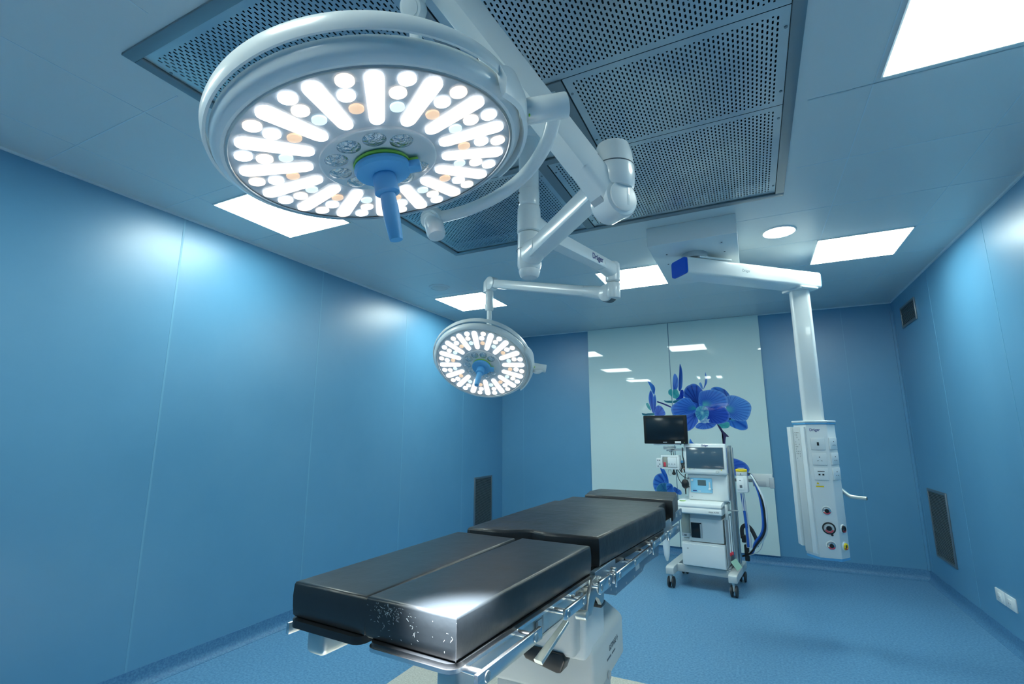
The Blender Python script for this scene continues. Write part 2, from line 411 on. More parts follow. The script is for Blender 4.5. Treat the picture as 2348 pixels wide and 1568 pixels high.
# ------------------------------------------------------------------ vents on walls, sockets
def vent(lb, c, d, n, face='x'):
    t = thing('wall_vent', lb, 'air vent', c)
    sx = n
    w_, h_ = d
    b = B(); fr = .022
    for (yy, zz, a, h2) in ((-w_ / 2 + fr / 2, 0, fr, h_), (w_ / 2 - fr / 2, 0, fr, h_), (0, -h_ / 2 + fr / 2, w_ - 2 * fr, fr), (0, h_ / 2 - fr / 2, w_ - 2 * fr, fr)):
        b.box((sx * .006, yy, zz), (.012, a, h2), .002)
    b.mk('frame', 'dsteel', t, W=False)
    b = B(); b.box((sx * .002, 0, 0), (.004, w_ - 2 * fr, h_ - 2 * fr)); b.mk('backing', 'dark', t, W=False, smooth=False)
    b = B(); k = int((h_ - 2 * fr) / .014)
    for i in range(k):
        zz = -h_ / 2 + fr + (i + .5) * (h_ - 2 * fr) / k
        b.box((sx * .006, 0, zz), (.006, w_ - 2 * fr, .0055), M_=None)
    b.mk('grille', 'ventmesh', t, W=False, smooth=False)
vent('tall dark steel vent low on the left wall near the back corner', (XL, 6.02, .575), (.485, .63), 1)
vent('tall dark steel vent low on the right wall near the back corner', (XR, 5.992, .62), (.52, .63), -1)
vent('small square dark vent high on the right wall near the back corner', (XR, 6.0, 2.64), (.49, .215), -1)
for i, (y, lb) in enumerate(((4.895, 'white wall socket low on the right wall, the one nearer the back corner'), (4.735, 'white wall socket low on the right wall, the one nearer the camera'))):
    t = thing('wall_socket', lb, 'socket', (XR, y, .318), 0, 'pair of white sockets on the right wall')
    B().box((-.005, 0, 0), (.010, .15, .088), .003).mk('face_plate', 'white2', t, W=False)
    B().box((-.012, .0, -.004), (.006, .055, .052), .002).mk('socket_insert', 'white', t, W=False)
    b = B(); b.cyl((-.0155, -.012, -.004), (-.010, -.012, -.004), .003, n=10).cyl((-.0155, .012, -.004), (-.010, .012, -.004), .003, n=10); b.mk('pin_hole', 'black', t, W=False)

# ------------------------------------------------------------------ glass wall panels with the orchid print
GY = 6.572
tL = thing('glass_wall_panel', 'white glass wall panel left of the joint with the small blue orchids', 'wall panel', (-1.453, GY, 1.5), 0, 'tall white glass panels on the back wall')
B().box((-1.453, GY + .009, 1.499), (1.088, .018, 2.79), .001).mk('glass_sheet', 'glasswhite', tL, smooth=False)
tR = thing('glass_wall_panel', 'white glass wall panel right of the joint with the large blue orchid', 'wall panel', (-.372, GY, 1.5), 0, 'tall white glass panels on the back wall')
B().box((-.3665, GY + .009, 1.499), (1.065, .018, 2.79), .001).mk('glass_sheet', 'glasswhite', tR, smooth=False)
B().box((-.904, GY + .012, 1.499), (.012, .018, 2.79)).mk('joint_strip', 'joint', tR, smooth=False)
layer = [0]
def lerp3(a, c, t): return tuple(a[i] + (c[i] - a[i]) * t for i in range(3))
def petal(par, base, outline, dark=(.005, .035, .33), light=(.055, .23, .68), veins=26, core=None, name='orchid_petal', n=10, edge=None):
    """flat printed petal: fan from base to a smooth outline, coloured by vertex"""
    layer[0] += 1; y = GY - .0004 - .00012 * layer[0]
    P = [V((p[0], 0, p[1])) for p in outline]; C_ = spline([P[-1]] + P + [P[0]], 8)[8:-8] if False else None
    k = len(P); pts = []
    for i in range(k):
        a, b_, c, d = P[i - 1], P[i], P[(i + 1) % k], P[(i + 2) % k]
        for j in range(7):
            t = j / 7
            pts.append(0.5 * ((2 * b_) + (c - a) * t + (2 * a - 5 * b_ + 4 * c - d) * t * t + (3 * b_ - a - 3 * c + d) * t ** 3))
    bs = V((base[0], 0, base[1])); K = len(pts)
    verts = [(bs.x, y, bs.z)]; cols = [core or dark]
    ph = random.random() * 6
    for r in range(1, n + 1):
        t = r / n
        for i, p in enumerate(pts):
            q = bs.lerp(p, t); verts.append((q.x, y, q.z))
            an = math.atan2(p.z - bs.z, p.x - bs.x)
            v = .5 + .5 * math.sin(an * veins + ph + 2.2 * math.sin(an * 3 + ph) + .8 * t)
            f = (.30 + .60 * t) * (1 - .60 * v ** 4) + .12 * math.sin(an * 2 + ph * 2)
            c = lerp3(dark, light, max(0, min(1, f)))
            if core and t < .35: c = lerp3(core, c, t / .35)
            if r == n: c = lerp3(c, edge or (.22, .42, .72), .45)
            cols.append(c)
    fs = [(0, 1 + i, 1 + (i + 1) % K) for i in range(K)]
    for r in range(n - 1):
        for i in range(K): fs.append((1 + r * K + i, 1 + (r + 1) * K + i, 1 + (r + 1) * K + (i + 1) % K, 1 + r * K + (i + 1) % K))
    me = bpy.data.meshes.new(name); me.from_pydata(verts, [], fs)
    ca = me.color_attributes.new('Col', 'FLOAT_COLOR', 'POINT')
    for i, c in enumerate(cols): ca.data[i].color = (*c, 1)
    if me.polygons[0].normal.y > 0: me.flip_normals()
    me.materials.append(M['petal']); me.transform(INV[root_of(par).name])
    o = bpy.data.objects.new(name, me); COL.objects.link(o); o.parent = par
    return o
# the print is drawn on a 2311-unit-wide design sheet; this maps the sheet onto the wall panel in metres
def W2(u, v):
    d = 4.7158163e-05 * u + 1.8064346e-05 * v + 1
    return ((0.00063882957 * u - 5.7595588e-05 * v - 1.3253686) / d, (6.8379336e-05 * u - 0.00067147735 * v + 2.4630124) / d)
def pl(par, base, out, **k): return petal(par, W2(*base), [W2(*p) for p in out], **k)
TEAL = (.02, .25, .30); TEAL2 = (.08, .42, .42); INK = (.003, .008, .10)
# left flower (left sheet)
pl(tL, (330, 640), [(205, 440), (290, 490), (345, 560), (345, 640), (330, 700), (290, 640), (250, 540)], veins=6, dark=(.004, .02, .22))
pl(tL, (400, 1080), [(540, 1080), (520, 990), (460, 915), (390, 905), (350, 960), (330, 1080), (430, 1100)], light=(.08, .20, .70), veins=14)
pl(tL, (340, 1000), [(350, 700), (370, 800), (365, 900), (340, 1040), (310, 1000), (300, 850), (320, 740)], veins=6)
pl(tL, (310, 1040), [(258, 620), (310, 700), (325, 860), (320, 1060), (270, 960), (235, 850), (225, 740)], light=(.10, .24, .72), veins=9)
pl(tL, (220, 930), [(175, 870), (215, 860), (245, 910), (275, 1000), (230, 975), (195, 930)], dark=TEAL, light=TEAL2, veins=4)
pl(tL, (220, 1070), [(95, 1045), (140, 1065), (220, 1050), (330, 1050), (320, 1085), (200, 1095), (120, 1090)], dark=(.005, .05, .15), light=TEAL, veins=3)
pl(tL, (520, 880), [(385, 820), (430, 832), (560, 880), (648, 922), (645, 945), (545, 905), (430, 858), (390, 850)], dark=INK, light=(.01, .03, .25), veins=2)
# bud at the joint
pl(tR, (730, 700), [(690, 600), (760, 600), (800, 680), (825, 760), (780, 790), (720, 770), (680, 740)], dark=TEAL, light=TEAL2, veins=5)
pl(tL, (650, 690), [(605, 615), (668, 600), (668, 740), (640, 720), (600, 680)], dark=TEAL, light=TEAL2, veins=5)
pl(tR, (725, 590), [(684, 400), (714, 302), (765, 350), (785, 450), (770, 580), (720, 600), (684, 590)], light=(.10, .26, .72), veins=8)
pl(tR, (815, 640), [(815, 118), (850, 190), (868, 330), (862, 540), (825, 620), (790, 600), (792, 450), (803, 300)], dark=(.003, .012, .20), veins=6)
pl(tR, (850, 700), [(830, 620), (880, 615), (890, 700), (870, 800), (830, 790), (780, 800), (740, 790), (800, 730)], dark=(.003, .02, .28), light=(.02, .07, .45), veins=5)
pl(tR, (730, 830), [(690, 820), (760, 800), (830, 790), (760, 850), (692, 858)], dark=(.005, .04, .12), light=TEAL, veins=3)
pl(tL, (600, 830), [(512, 805), (560, 815), (668, 815), (668, 858), (590, 855), (540, 840)], dark=(.005, .04, .12), light=TEAL, veins=3)
# faint buds
pl(tR, (1290, 540), [(1297, 275), (1322, 350), (1335, 430), (1320, 500), (1258, 605), (1280, 520), (1297, 420)], light=(.12, .30, .70), veins=4)
pl(tR, (1240, 590), [(1180, 490), (1215, 470), (1245, 540), (1250, 600), (1210, 560)], light=(.14, .34, .68), dark=(.04, .14, .5), veins=4)
# right flower, then the big one over it
pl(tR, (1690, 700), [(1410, 605), (1450, 560), (1520, 552), (1600, 570), (1690, 620), (1760, 720), (1720, 800), (1600, 700)], veins=12, dark=(.004, .015, .2))
pl(tR, (1760, 1130), [(1700, 1210), (1800, 1160), (1950, 1130), (2060, 1180), (2098, 1280), (2090, 1350), (1990, 1372), (1860, 1335), (1740, 1270)], veins=16, core=TEAL2)
pl(tR, (1700, 980), [(1690, 760), (1760, 715), (1880, 722), (2010, 775), (2110, 835), (2160, 900), (2168, 980), (2130, 1110), (2050, 1200), (1900, 1190), (1780, 1150), (1710, 1060)], veins=44, core=TEAL2, light=(.10, .30, .72))
pl(tR, (1640, 1280), [(1530, 1260), (1640, 1225), (1740, 1220), (1760, 1290), (1720, 1330), (1620, 1335), (1560, 1300)], dark=TEAL, light=TEAL2, veins=7)
pl(tR, (1300, 1230), [(1110, 1310), (1180, 1235), (1320, 1225), (1480, 1240), (1500, 1270), (1430, 1325), (1300, 1355), (1180, 1350)], light=(.09, .24, .70), veins=16)
pl(tR, (1150, 860), [(895, 740), (895, 630), (940, 550), (1010, 510), (1070, 492), (1140, 510), (1220, 580), (1250, 650), (1230, 850), (1150, 980), (1100, 900), (1000, 770)], veins=18, dark=(.003, .01, .14), light=(.03, .12, .55))
pl(tR, (1130, 1060), [(1110, 1010), (1160, 1180), (1150, 1230), (1060, 1340), (960, 1385), (930, 1300), (900, 1150), (960, 1040)], veins=20, light=(.08, .20, .66), core=INK)
pl(tR, (1120, 960), [(690, 890), (780, 820), (890, 760), (1000, 770), (1070, 850), (1130, 960), (1080, 1040), (950, 1080), (760, 1085), (690, 1085), (655, 1010), (655, 940)], veins=34, light=(.05, .20, .66), core=TEAL)
pl(tR, (1270, 900), [(1170, 780), (1200, 650), (1290, 620), (1420, 605), (1560, 630), (1660, 690), (1720, 790), (1710, 900), (1600, 980), (1450, 980), (1330, 960), (1200, 940)], veins=40, core=TEAL2, light=(.06, .22, .68))
pl(tR, (1340, 1060), [(1340, 960), (1500, 910), (1650, 930), (1740, 1030), (1765, 1110), (1720, 1200), (1600, 1250), (1450, 1255), (1350, 1200), (1330, 1100)], veins=26, dark=(.003, .012, .22), light=(.03, .10, .55))
pl(tR, (1240, 1040), [(1110, 1020), (1150, 940), (1240, 910), (1330, 950), (1370, 1040), (1340, 1140), (1270, 1210), (1180, 1180), (1120, 1100)], veins=11, dark=(.01, .10, .35), light=(.10, .42, .52), core=(.25, .60, .62))
pl(tR, (1290, 1190), [(1200, 1210), (1270, 1150), (1320, 1100), (1320, 1160), (1380, 1160), (1330, 1230), (1270, 1240)], dark=(.10, .25, .55), light=(.45, .65, .72), veins=6)
# stem
pl(tR, (1600, 1350), [(1520, 1265), (1570, 1290), (1640, 1390), (1690, 1450), (1745, 1490), (1720, 1500), (1690, 1500), (1680, 1580), (1670, 1700), (1635, 1700), (1640, 1500), (1600, 1410)], dark=(.02, .015, .08), light=(.06, .05, .12), veins=2, edge=(.05, .05, .15), name='orchid_stem')
# lower flowers
pl(tR, (1650, 2160), [(1650, 1700), (1720, 1730), (1790, 1800), (1800, 1900), (1760, 1960), (1650, 1960), (1600, 1850)], veins=14, dark=(.003, .01, .2))
pl(tR, (1640, 2080), [(1640, 1960), (1760, 1900), (1900, 1920), (2050, 1990), (2130, 2090), (2120, 2160), (2050, 2230), (1900, 2230), (1700, 2200)], veins=26, light=(.04, .14, .60))
pl(tR, (1030, 1640), [(1010, 1535), (1050, 1590), (1090, 1640), (1000, 1660)], veins=4)
pl(tL, (620, 2440), [(330, 2480), (310, 2350), (350, 2240), (430, 2190), (500, 2200), (560, 2300), (620, 2420), (600, 2560), (420, 2580)], veins=16, dark=(.003, .015, .25))
pl(tL, (570, 2300), [(440, 2060), (500, 2080), (560, 2180), (600, 2300), (600, 2400), (540, 2380), (490, 2230)], veins=6)
pl(tL, (520, 2480), [(400, 2420), (470, 2370), (580, 2380), (600, 2460), (560, 2600), (430, 2600), (370, 2500)], dark=(.01, .06, .22), light=(.04, .22, .34), veins=6)
pl(tL, (655, 2420), [(560, 2400), (640, 2380), (690, 2440), (700, 2560), (600, 2580)], veins=6, dark=(.003, .01, .2))
pl(tR, (760, 2560), [(705, 2440), (780, 2480), (840, 2520), (850, 2580), (800, 2590), (705, 2530)], veins=5, dark=(.003, .01, .2))

# ------------------------------------------------------------------ surgical light column and the two lights
AX = V((-.88, 2.0, 0))
t = thing('ceiling_column', 'white vertical ceiling column in the middle of the air supply field carrying both lights', 'ceiling column', (AX.x, AX.y, H))
B().lathe([(.0001, 2.905), (.11, 2.905), (.11, 2.885), (.10, 2.872), (.055, 2.868), (.0001, 2.868)], Matrix.Translation(AX), 40).mk('ceiling_cover', 'white', t)
B().cyl(AX + V((0, 0, 2.87)), AX + V((0, 0, 2.515)), .048, n=36).mk('tube', 'white', t)
B().lathe([(.0485, 2.60), (.0505, 2.596), (.0505, 2.522), (.0485, 2.518)], Matrix.Translation(AX), 36, cap=False).mk('sleeve', 'white', t)
b = B()
for zz in (2.585, 2.535): b.cyl(AX + V((-.035, -.036, zz)), AX + V((-.0375, -.0385, zz)), .005, n=10)
b.mk('grub_screw', 'black', t)

def dirs(n, x):
    n = V(n).normalized(); x = V(x); x = (x - n * x.dot(n)).normalized(); return n, x

def lamp_head(t, C_, n, xd, spot):
    """C_: centre of the lit face, n: direction of the light, xd: towards the side pivot"""
    n, e1 = dirs(n, xd); F = frame(-n, e1, C_)          # local z points away from the lit side
    hd = B().lathe([(.312, -.002), (.326, -.004), (.336, .002), (.3415, .010), (.343, .024), (.340, .038), (.325, .050), (.25, .066), (.12, .080), (.0001, .082)], F, 72, cap=False).mk('lamp_head', 'white', t)
    B().lathe([(.312, -.003), (.3135, -.006), (.318, -.006), (.319, -.003)], F, 72, cap=False).mk('rim', 'steel', hd)
    B().lathe([(.0001, .004), (.313, .004), (.313, .0), (.136, .0), (.0001, .0)], F, 72, cap=False).mk('face_glass', 'ring', hd)
    B().lathe([(.0001, -.0075), (.130, -.0075), (.1345, -.005), (.135, .001)], F, 64, cap=False).mk('centre_disc', 'ringin', hd)
    # handle rail: a crescent band standing off the housing
    rings = []
    K = 96
    for i in range(K):
        a = 2 * PI * i / K; s_ = abs(math.sin(a)) ** 1.5
        zc_ = .036 + .019 * s_; rr = .350 + .003 * s_
        rings.append([F @ V(((rr + u) * math.cos(a), (rr + u) * math.sin(a), zc_ + v)) for u, v in ((-.004, -.016), (.002, -.017), (.0045, -.008), (.0045, .009), (.001, .017), (-.004, .016))])
    B().loft(rings, closed=True).mk('handle_rail', 'white', hd)
    # curved side bracket at the pivot
    b = B(); rings = []
    for i in range(19):
        a = R(-34 + 68 * i / 18); k = 1 - abs((i - 9) / 9) ** 2
        top = .040 + .060 * k; bot = -.004 - .004 * k - (.02 * (i < 4) * (1 - i / 4))
        rings.append([F @ V((r_ * math.cos(a), r_ * math.sin(a), z_)) for r_, z_ in ((.346, bot), (.356, bot + .004), (.366, (bot + top) / 2), (.358, top), (.346, top))])
    b.loft(rings); br = b.mk('side_bracket', 'white', hd)
    B().box((.368, -.02, .045), (.004, .006, .030), .0015, M_=F).mk('status_light', 'lime', hd)
    # LEDs
    for i in range(16):
        a = 2 * PI * (i + .5) / 16; Ra = F @ Matrix.Rotation(a, 4, 'Z')
        pts = []
        r0, r1, hw0, hw1 = .166, .284, .0155, .0185
        for k in range(9): an = R(90 + 180 * k / 8); pts.append((r0 + .018 * math.cos(an) * (1.0), hw0 * math.sin(an), 0))
        for k in range(9): an = R(-90 + 180 * k / 8); pts.append((r1 + hw1 * math.cos(an), hw1 * math.sin(an), 0))
        pts = [Ra @ V((x, y, -.0005)) for x, y, _ in pts]
        b = B().prism(pts, Ra.to_3x3() @ V((0, 0, -.006)), .0015); n0 = len(b.bm.faces)
        for (rr, q) in ((.170, 0), (.226, 1), (.280, 2)):
            if (i + q) % 2 == 0 or q == 1:
                b.lathe([(.0001, -.0085), (.006, -.0080), (.0125, -.0068), (.0128, -.0063)], Ra @ Matrix.Translation((rr, 0, 0)), 20, cap=False)
        for f in list(b.bm.faces)[n0:]: f.material_index = 1
        b.mk('led_strip', ['led_w', 'led_o'], hd)
        a2 = 2 * PI * i / 16; Rb = F @ Matrix.Rotation(a2, 4, 'Z')
        for (rr, dy, rad, m_) in ((.284, .004, .0175, 'led_w' if i % 2 else 'led_o'), (.244, -.005, .0170, 'led_o' if i % 2 else 'led_w'), (.202, .002, .0145, 'led_b' if i % 2 else 'led_a')):
            B().lathe([(.0001, -.0060), (rad * .6, -.0056), (rad, -.0038), (rad, .0)], Rb @ Matrix.Translation((rr, dy, 0)), 24, cap=False).mk('led_lens', m_, hd)
    for i in range(9):
        a = 2 * PI * (i + .9) / 10.3; c = F @ Matrix.Rotation(a, 4, 'Z') @ Matrix.Translation((.099, 0, 0))
        B().lathe([(.0001, -.0140), (.012, -.0135), (.021, -.011), (.0260, -.0080), (.0260, -.006)], c, 24, cap=False).mk('unlit_lens', 'lens', hd)
    # sterile handle
    Fz = F @ Matrix.Translation((.004, 0, 0))
    b = B(); b.lathe([(.0001, -.016), (.058, -.016), (.0645, -.020), (.066, -.028), (.062, -.036), (.040, -.041), (.0001, -.041)], Fz, 48, cap=False)
    b.box((.072, .004, -.028), (.034, .036, .018), .005, M_=Fz)
    fl = b.mk('sterile_handle', 'handle', t)
    B().lathe([(.026, -.038), (.0275, -.050), (.0275, -.072), (.029, -.078), (.0285, -.084), (.0235, -.087), (.0175, -.089), (.0190, -.12), (.0185, -.15), (.0155, -.196), (.0145, -.2), (.0001, -.2)], Fz, 36, cap=False).mk('grip', 'handle', fl)
    b = B(); b.lathe([(.0001, -.009), (.062, -.009), (.0655, -.012), (.0655, -.017), (.060, -.018), (.0001, -.018)], Fz, 48, cap=False)
    b.box((.071, .004, -.0145), (.030, .022, .008), .002, M_=Fz); b.box((.086, .010, -.024), (.004, .008, .022), .001, M_=Fz)
    b.mk('clip_ring', 'lime', fl)
    # the beam of the LED modules
    for i in range(5):
        a = 2 * PI * i / 5
        ld = bpy.data.lights.new('led_module', 'SPOT'); ld.energy = spot / 5; ld.color = (.93, .96, 1.0); ld.spot_size = R(23); ld.spot_blend = 1.0; ld.shadow_soft_size = .035
        lo = bpy.data.objects.new('led_module_light', ld); COL.objects.link(lo)
        p = F @ V((.2 * math.cos(a), .2 * math.sin(a), -.045)); tgt = V(C_) + n * 1.05
        lo.matrix_basis = INV[t.name] @ frame(p - tgt, None, p); lo.parent = t
    return F, n, e1

def knuckle(t, p, ax, r, L=.03, name='knuckle'):
    p = V(p); ax = V(ax).normalized()
    o = B().cyl(p - ax * L, p + ax * L, r, n=32, bev=.005).mk(name, 'white', t)
    B().cyl(p + ax * L, p + ax * (L + .003), r * .72, n=32, bev=.001).mk('cap', 'white2', o)
    return o

def draeger(t, X, size, m='ink'): return text('Dräger', size, X, m, t, 'brand_lettering', sx=.82, bold=.0003)

# ---- near light -----------------------------------------------------------
J1 = V((-.345, 1.46, 0)); E1 = V((-.74, .94, 2.79))
t = thing('surgical_light', 'large lit round surgical light hanging nearest the camera on a thick white arm', 'surgical light', (AX.x, AX.y, 2.2), 0, 'round surgical lights')
b = B(); z0 = 2.27
b.beam(AX + V((0, 0, z0)), J1 + V((0, 0, 2.275)),   .078, .080, .070, .072, rad=.17, n=3)
ea = b.mk('extension_arm', 'white', t)
hub = B(); hub.lathe([(.046, 2.385), (.054, 2.380), (.056, 2.30), (.056, 2.225), (.050, 2.205)], Matrix.Translation(AX), 40)
d1 = (J1 - AX).normalized()
hub.beam(AX + V((0, 0, 2.275)) - d1 * .01, AX + V((0, 0, 2.275)) + d1 * .14, .104, .135, .084, .086, rad=.4)
hb = hub.mk('arm_hub', 'white', t)
B().lathe([(.048, 2.207), (.050, 2.198), (.044, 2.175), (.036, 2.168), (.0001, 2.168)], Matrix.Translation(AX), 40, cap=False).mk('end_cap', 'white2', hb)
B().lathe([(.0605, 2.3), (.0605, 2.2995), (.058, 2.2995), (.058, 2.3)], Matrix.Translation(AX), 40, cap=False).mk('seam_ring', 'inkgrey', hb)
el = B().lathe([(.0001, 2.388), (.040, 2.386), (.052, 2.379), (.060, 2.350), (.066, 2.30), (.067, 2.27), (.064, 2.235), (.058, 2.222), (.0001, 2.22)], Matrix.Translation(J1 + V((.005, 0, 0))), 44, cap=False).mk('elbow_cover', 'white', t)
B().lathe([(.0665, 2.302), (.0672, 2.300), (.0665, 2.298)], Matrix.Translation(J1 + V((.005, 0, 0))), 44, cap=False).mk('seam_ring', 'inkgrey', el)
hz = J1 + V((0, 0, 2.185)); sd = (E1 - hz).normalized(); hx = V((.8, -.6, 0))
b = B(); b.cyl(hz - hx * .045, hz + hx * .045, .062, n=40, bev=.008)
b.cyl(J1 + V((.012, .012, 2.25)), J1 + V((.012, .012, 2.145)), .05, n=36, bev=.012)
hg = b.mk('hinge', 'white', t)
B().cyl(hz + hx * .045, hz + hx * .052, .050, n=40, bev=.003).mk('hinge_cover', 'white2', hg)
b = B(); b.beam(hz + sd * .01, hz + sd * .16, .088, .104, .082, .092, rad=.3).beam(hz + sd * .15, E1 + sd * .04, .082, .090, .078, .088, rad=.2, n=3)
sa = b.mk('spring_arm', 'white', t)
sn = sd.cross(hx).normalized()
if sn.z > 0: sn = -sn
b = B(); b.box(hz + V((0, 0, 0)), (.001, .001, .001)); b.bm.clear()
q = frame(sn, sd, hz + sd * .018 + sn * .052)
B().box((0, 0, 0), (.062, .052, .006), .002, M_=q).mk('adjuster_window', 'grey', sa)
e = V(E1)
el = B().lathe([(.0001, .055), (.034, .053), (.046, .04), (.046, -.045), (.040, -.055), (.034, -.057), (.0001, -.057)], Matrix.Translation(e), 36, cap=False).mk('end_joint', 'white', t)
K1 = V((-.777, .955, 2.648))
B().cyl(e + V((0, 0, -.05)), K1 + V((0, 0, .02)), .031, n=32, bev=.004).mk('drop_tube', 'white', t)
C1 = V((-.74, .81, 2.085)); n1 = V((.161, .145, -.976)).normalized()
F1, n1, x1 = lamp_head(t, C1, n1, (.311, .16, .075), SPOT_W)
c2 = C1 - n1 * .055; K2 = V((-.867, 1.205, 2.128))
k2d = (K2 - c2); e2 = (k2d - x1 * k2d.dot(x1)).normalized()
kax = V((.15, -.80, -.55)).normalized()
kn = knuckle(t, K1, kax, .033, .026)
B().beam(K1 + V((0, 0, -.01)) - kax * .0, K2 + V((0, 0, .02)), .036, .030, .036, .030, rad=.45, up=(0, 1, .3)).mk('link_tube', 'white', t)
kn = knuckle(t, K2, kax, .034, .024)
cp = V((.33, -.1, -.93)).normalized()
B().cyl(K2 - cp * .03, K2 + cp * .075, .030, n=28, bev=.014).mk('knuckle_body', 'white', t)
Pv = c2 + x1 * .425
b = B(); b.cyl(c2 + x1 * .350, c2 + x1 * .362, .033, n=36, bev=.002); b.mk('pivot_ring', 'steel', t)
b = B(); b.cyl(c2 + x1 * .362, c2 + x1 * .468, .030, n=36, bev=.004); b.mk('pivot_joint', 'white', t)
rk = (K2 - c2).length; arc = []
a_end = math.atan2((K2 - c2).dot(e2), (K2 - c2).dot(x1)); off = (K2 - c2).dot(n1)
for i in range(15):
    s_ = i / 14; a = a_end * s_; rr = .437 + (rk - .437) * s_
    rr *= 1 + .03 * math.sin(PI * s_)
    arc.append(c2 + (x1 * math.cos(a) + e2 * math.sin(a)) * rr + n1 * (.012 * math.sin(PI * s_)))
B().tube(arc, .0185, n=16, smooth=3).mk('yoke', 'white', t)

# ---- far light ------------------------------------------------------------
J2 = V((-.665, 2.72, 0))
t = thing('surgical_light', 'smaller-looking lit round surgical light hanging farther back on the left', 'surgical light', (AX.x, AX.y, 2.38), 0, 'round surgical lights')
d2 = (J2 - AX).normalized()
b = B(); b.beam(AX + V((0, 0, 2.42)), J2 + V((0, 0, 2.40)), .078, .078, .066, .066, rad=.17, n=3); b.mk('extension_arm', 'white', t)
hub = B(); hub.lathe([(.048, 2.515), (.054, 2.510), (.056, 2.47), (.056, 2.392), (.050, 2.387)], Matrix.Translation(AX), 40)
hub.beam(AX + V((0, 0, 2.435)), AX + d2 * .16 + V((0, 0, 2.42)), .100, .11, .082, .084, rad=.4); hub.mk('arm_hub', 'white', t)
side = V((d2.y, -d2.x, 0))
if side.dot(V((0, 0, 0)) - AX) < 0: side = -side
pm = AX.lerp(J2, .72) + V((0, 0, 2.405)) + side * .0362
draeger(t, frame(side, -d2 if V((0, 0, 1)).cross(side).dot(-d2) > 0 else d2, pm), .046)
b = B(); b.lathe([(.0001, 2.445), (.034, 2.442), (.042, 2.432), (.044, 2.38), (.042, 2.33), (.034, 2.322), (.0001, 2.322)], Matrix.Translation(J2), 36, cap=False)
b.beam(J2 - d2 * .13 + V((0, 0, 2.40)), J2 + V((0, 0, 2.39)), .070, .072, .080, .10, rad=.4); b.mk('elbow_cover', 'white', t)
top2 = V((-1.692, 3.10, 2.565)); hz = J2 + V((0, 0, 2.252)); sd = (top2 - hz).normalized(); hx = V((sd.y, -sd.x, 0)).normalized()
if hx.dot(-hz) < 0: hx = -hx
b = B(); b.cyl(hz - d2 * 0 + sd * .035 - hx * .034, hz + sd * .035 + hx * .034, .052, n=40, bev=.006); b.cyl(J2 + V((0, 0, 2.318)), J2 + V((0, 0, 2.222)), .041, n=32, bev=.008)
b.beam(hz + V((0, 0, .01)), hz + sd * .05 + V((0, 0, .0)), .07, .085, .07, .085, rad=.3)
hg = b.mk('hinge', 'white', t)
b = B(); b.cyl(hz + sd * .035 - hx * .022, hz + sd * .035 + hx * .022, .0535, n=40); b.mk('adjuster_window', 'inkgrey', hg)
b = B(); b.beam(hz + sd * .05, hz + sd * .22, .066, .082, .060, .068, rad=.35).beam(hz + sd * .21, top2 - sd * .05, .060, .066, .056, .062, rad=.22, n=3); b.mk('spring_arm', 'white', t)
b = B(); b.cyl(top2 - sd * .03 - hx * .034, top2 - sd * .03 + hx * .034, .050, n=36, bev=.006)
b.lathe([(.0001, 2.600), (.020, 2.596), (.034, 2.575), (.036, 2.53), (.036, 2.495), (.0001, 2.495)], Matrix.Translation((top2.x - .012, top2.y, 0)), 32, cap=False)
b.beam(top2 + V((-.012, 0, -.03)), top2 - sd * .05, .064, .075, .066, .084, rad=.35)
b.mk('end_joint', 'white', t)
b = B(); b.cyl((top2.x, top2.y, 2.50), (top2.x, top2.y, 2.36), .030, n=28, bev=.003); b.lathe([(.0308, 2.40), (.0316, 2.398), (.0316, 2.362), (.026, 2.352), (.0001, 2.352)], Matrix.Translation((top2.x, top2.y, 0)), 28, cap=False); b.mk('drop_tube', 'white', t)
C2 = V((-1.665, 2.945, 1.928)); n2 = V((.14, -.615, -.776)).normalized()
F2, n2, x2 = lamp_head(t, C2, n2, (.294, .13, -.05), SPOT_W * .5)
c3 = C2 - n2 * .055; K3 = V((-1.706, 3.125, 2.10))
B().tube([(top2.x, top2.y, 2.36), (top2.x, top2.y, 2.2), K3 + V((0, .0, .03))], .0185, n=16).mk('lower_tube', 'white', t)
knuckle(t, K3 + V((0, .03, 0)), (0, 1, .3), .030, .022)
b = B(); b.cyl(c3 + x2 * .350, c3 + x2 * .360, .031, n=32, bev=.002); b.mk('pivot_ring', 'steel', t)
B().cyl(c3 + x2 * .360, c3 + x2 * .450, .028, n=32, bev=.004).mk('pivot_joint', 'white', t)
P0 = c3 + x2 * .425
B().tube([c3 + x2 * .425 + n2 * .012, c3 + x2 * .375 + n2 * .045 + V((0, .02, 0)), c3 + x2 * .31 - n2 * .02 + V((0, .06, 0)), c3 + x2 * .16 - n2 * .12, K3 + V((.02, .03, 0))], .015, n=14).mk('yoke', 'white', t)

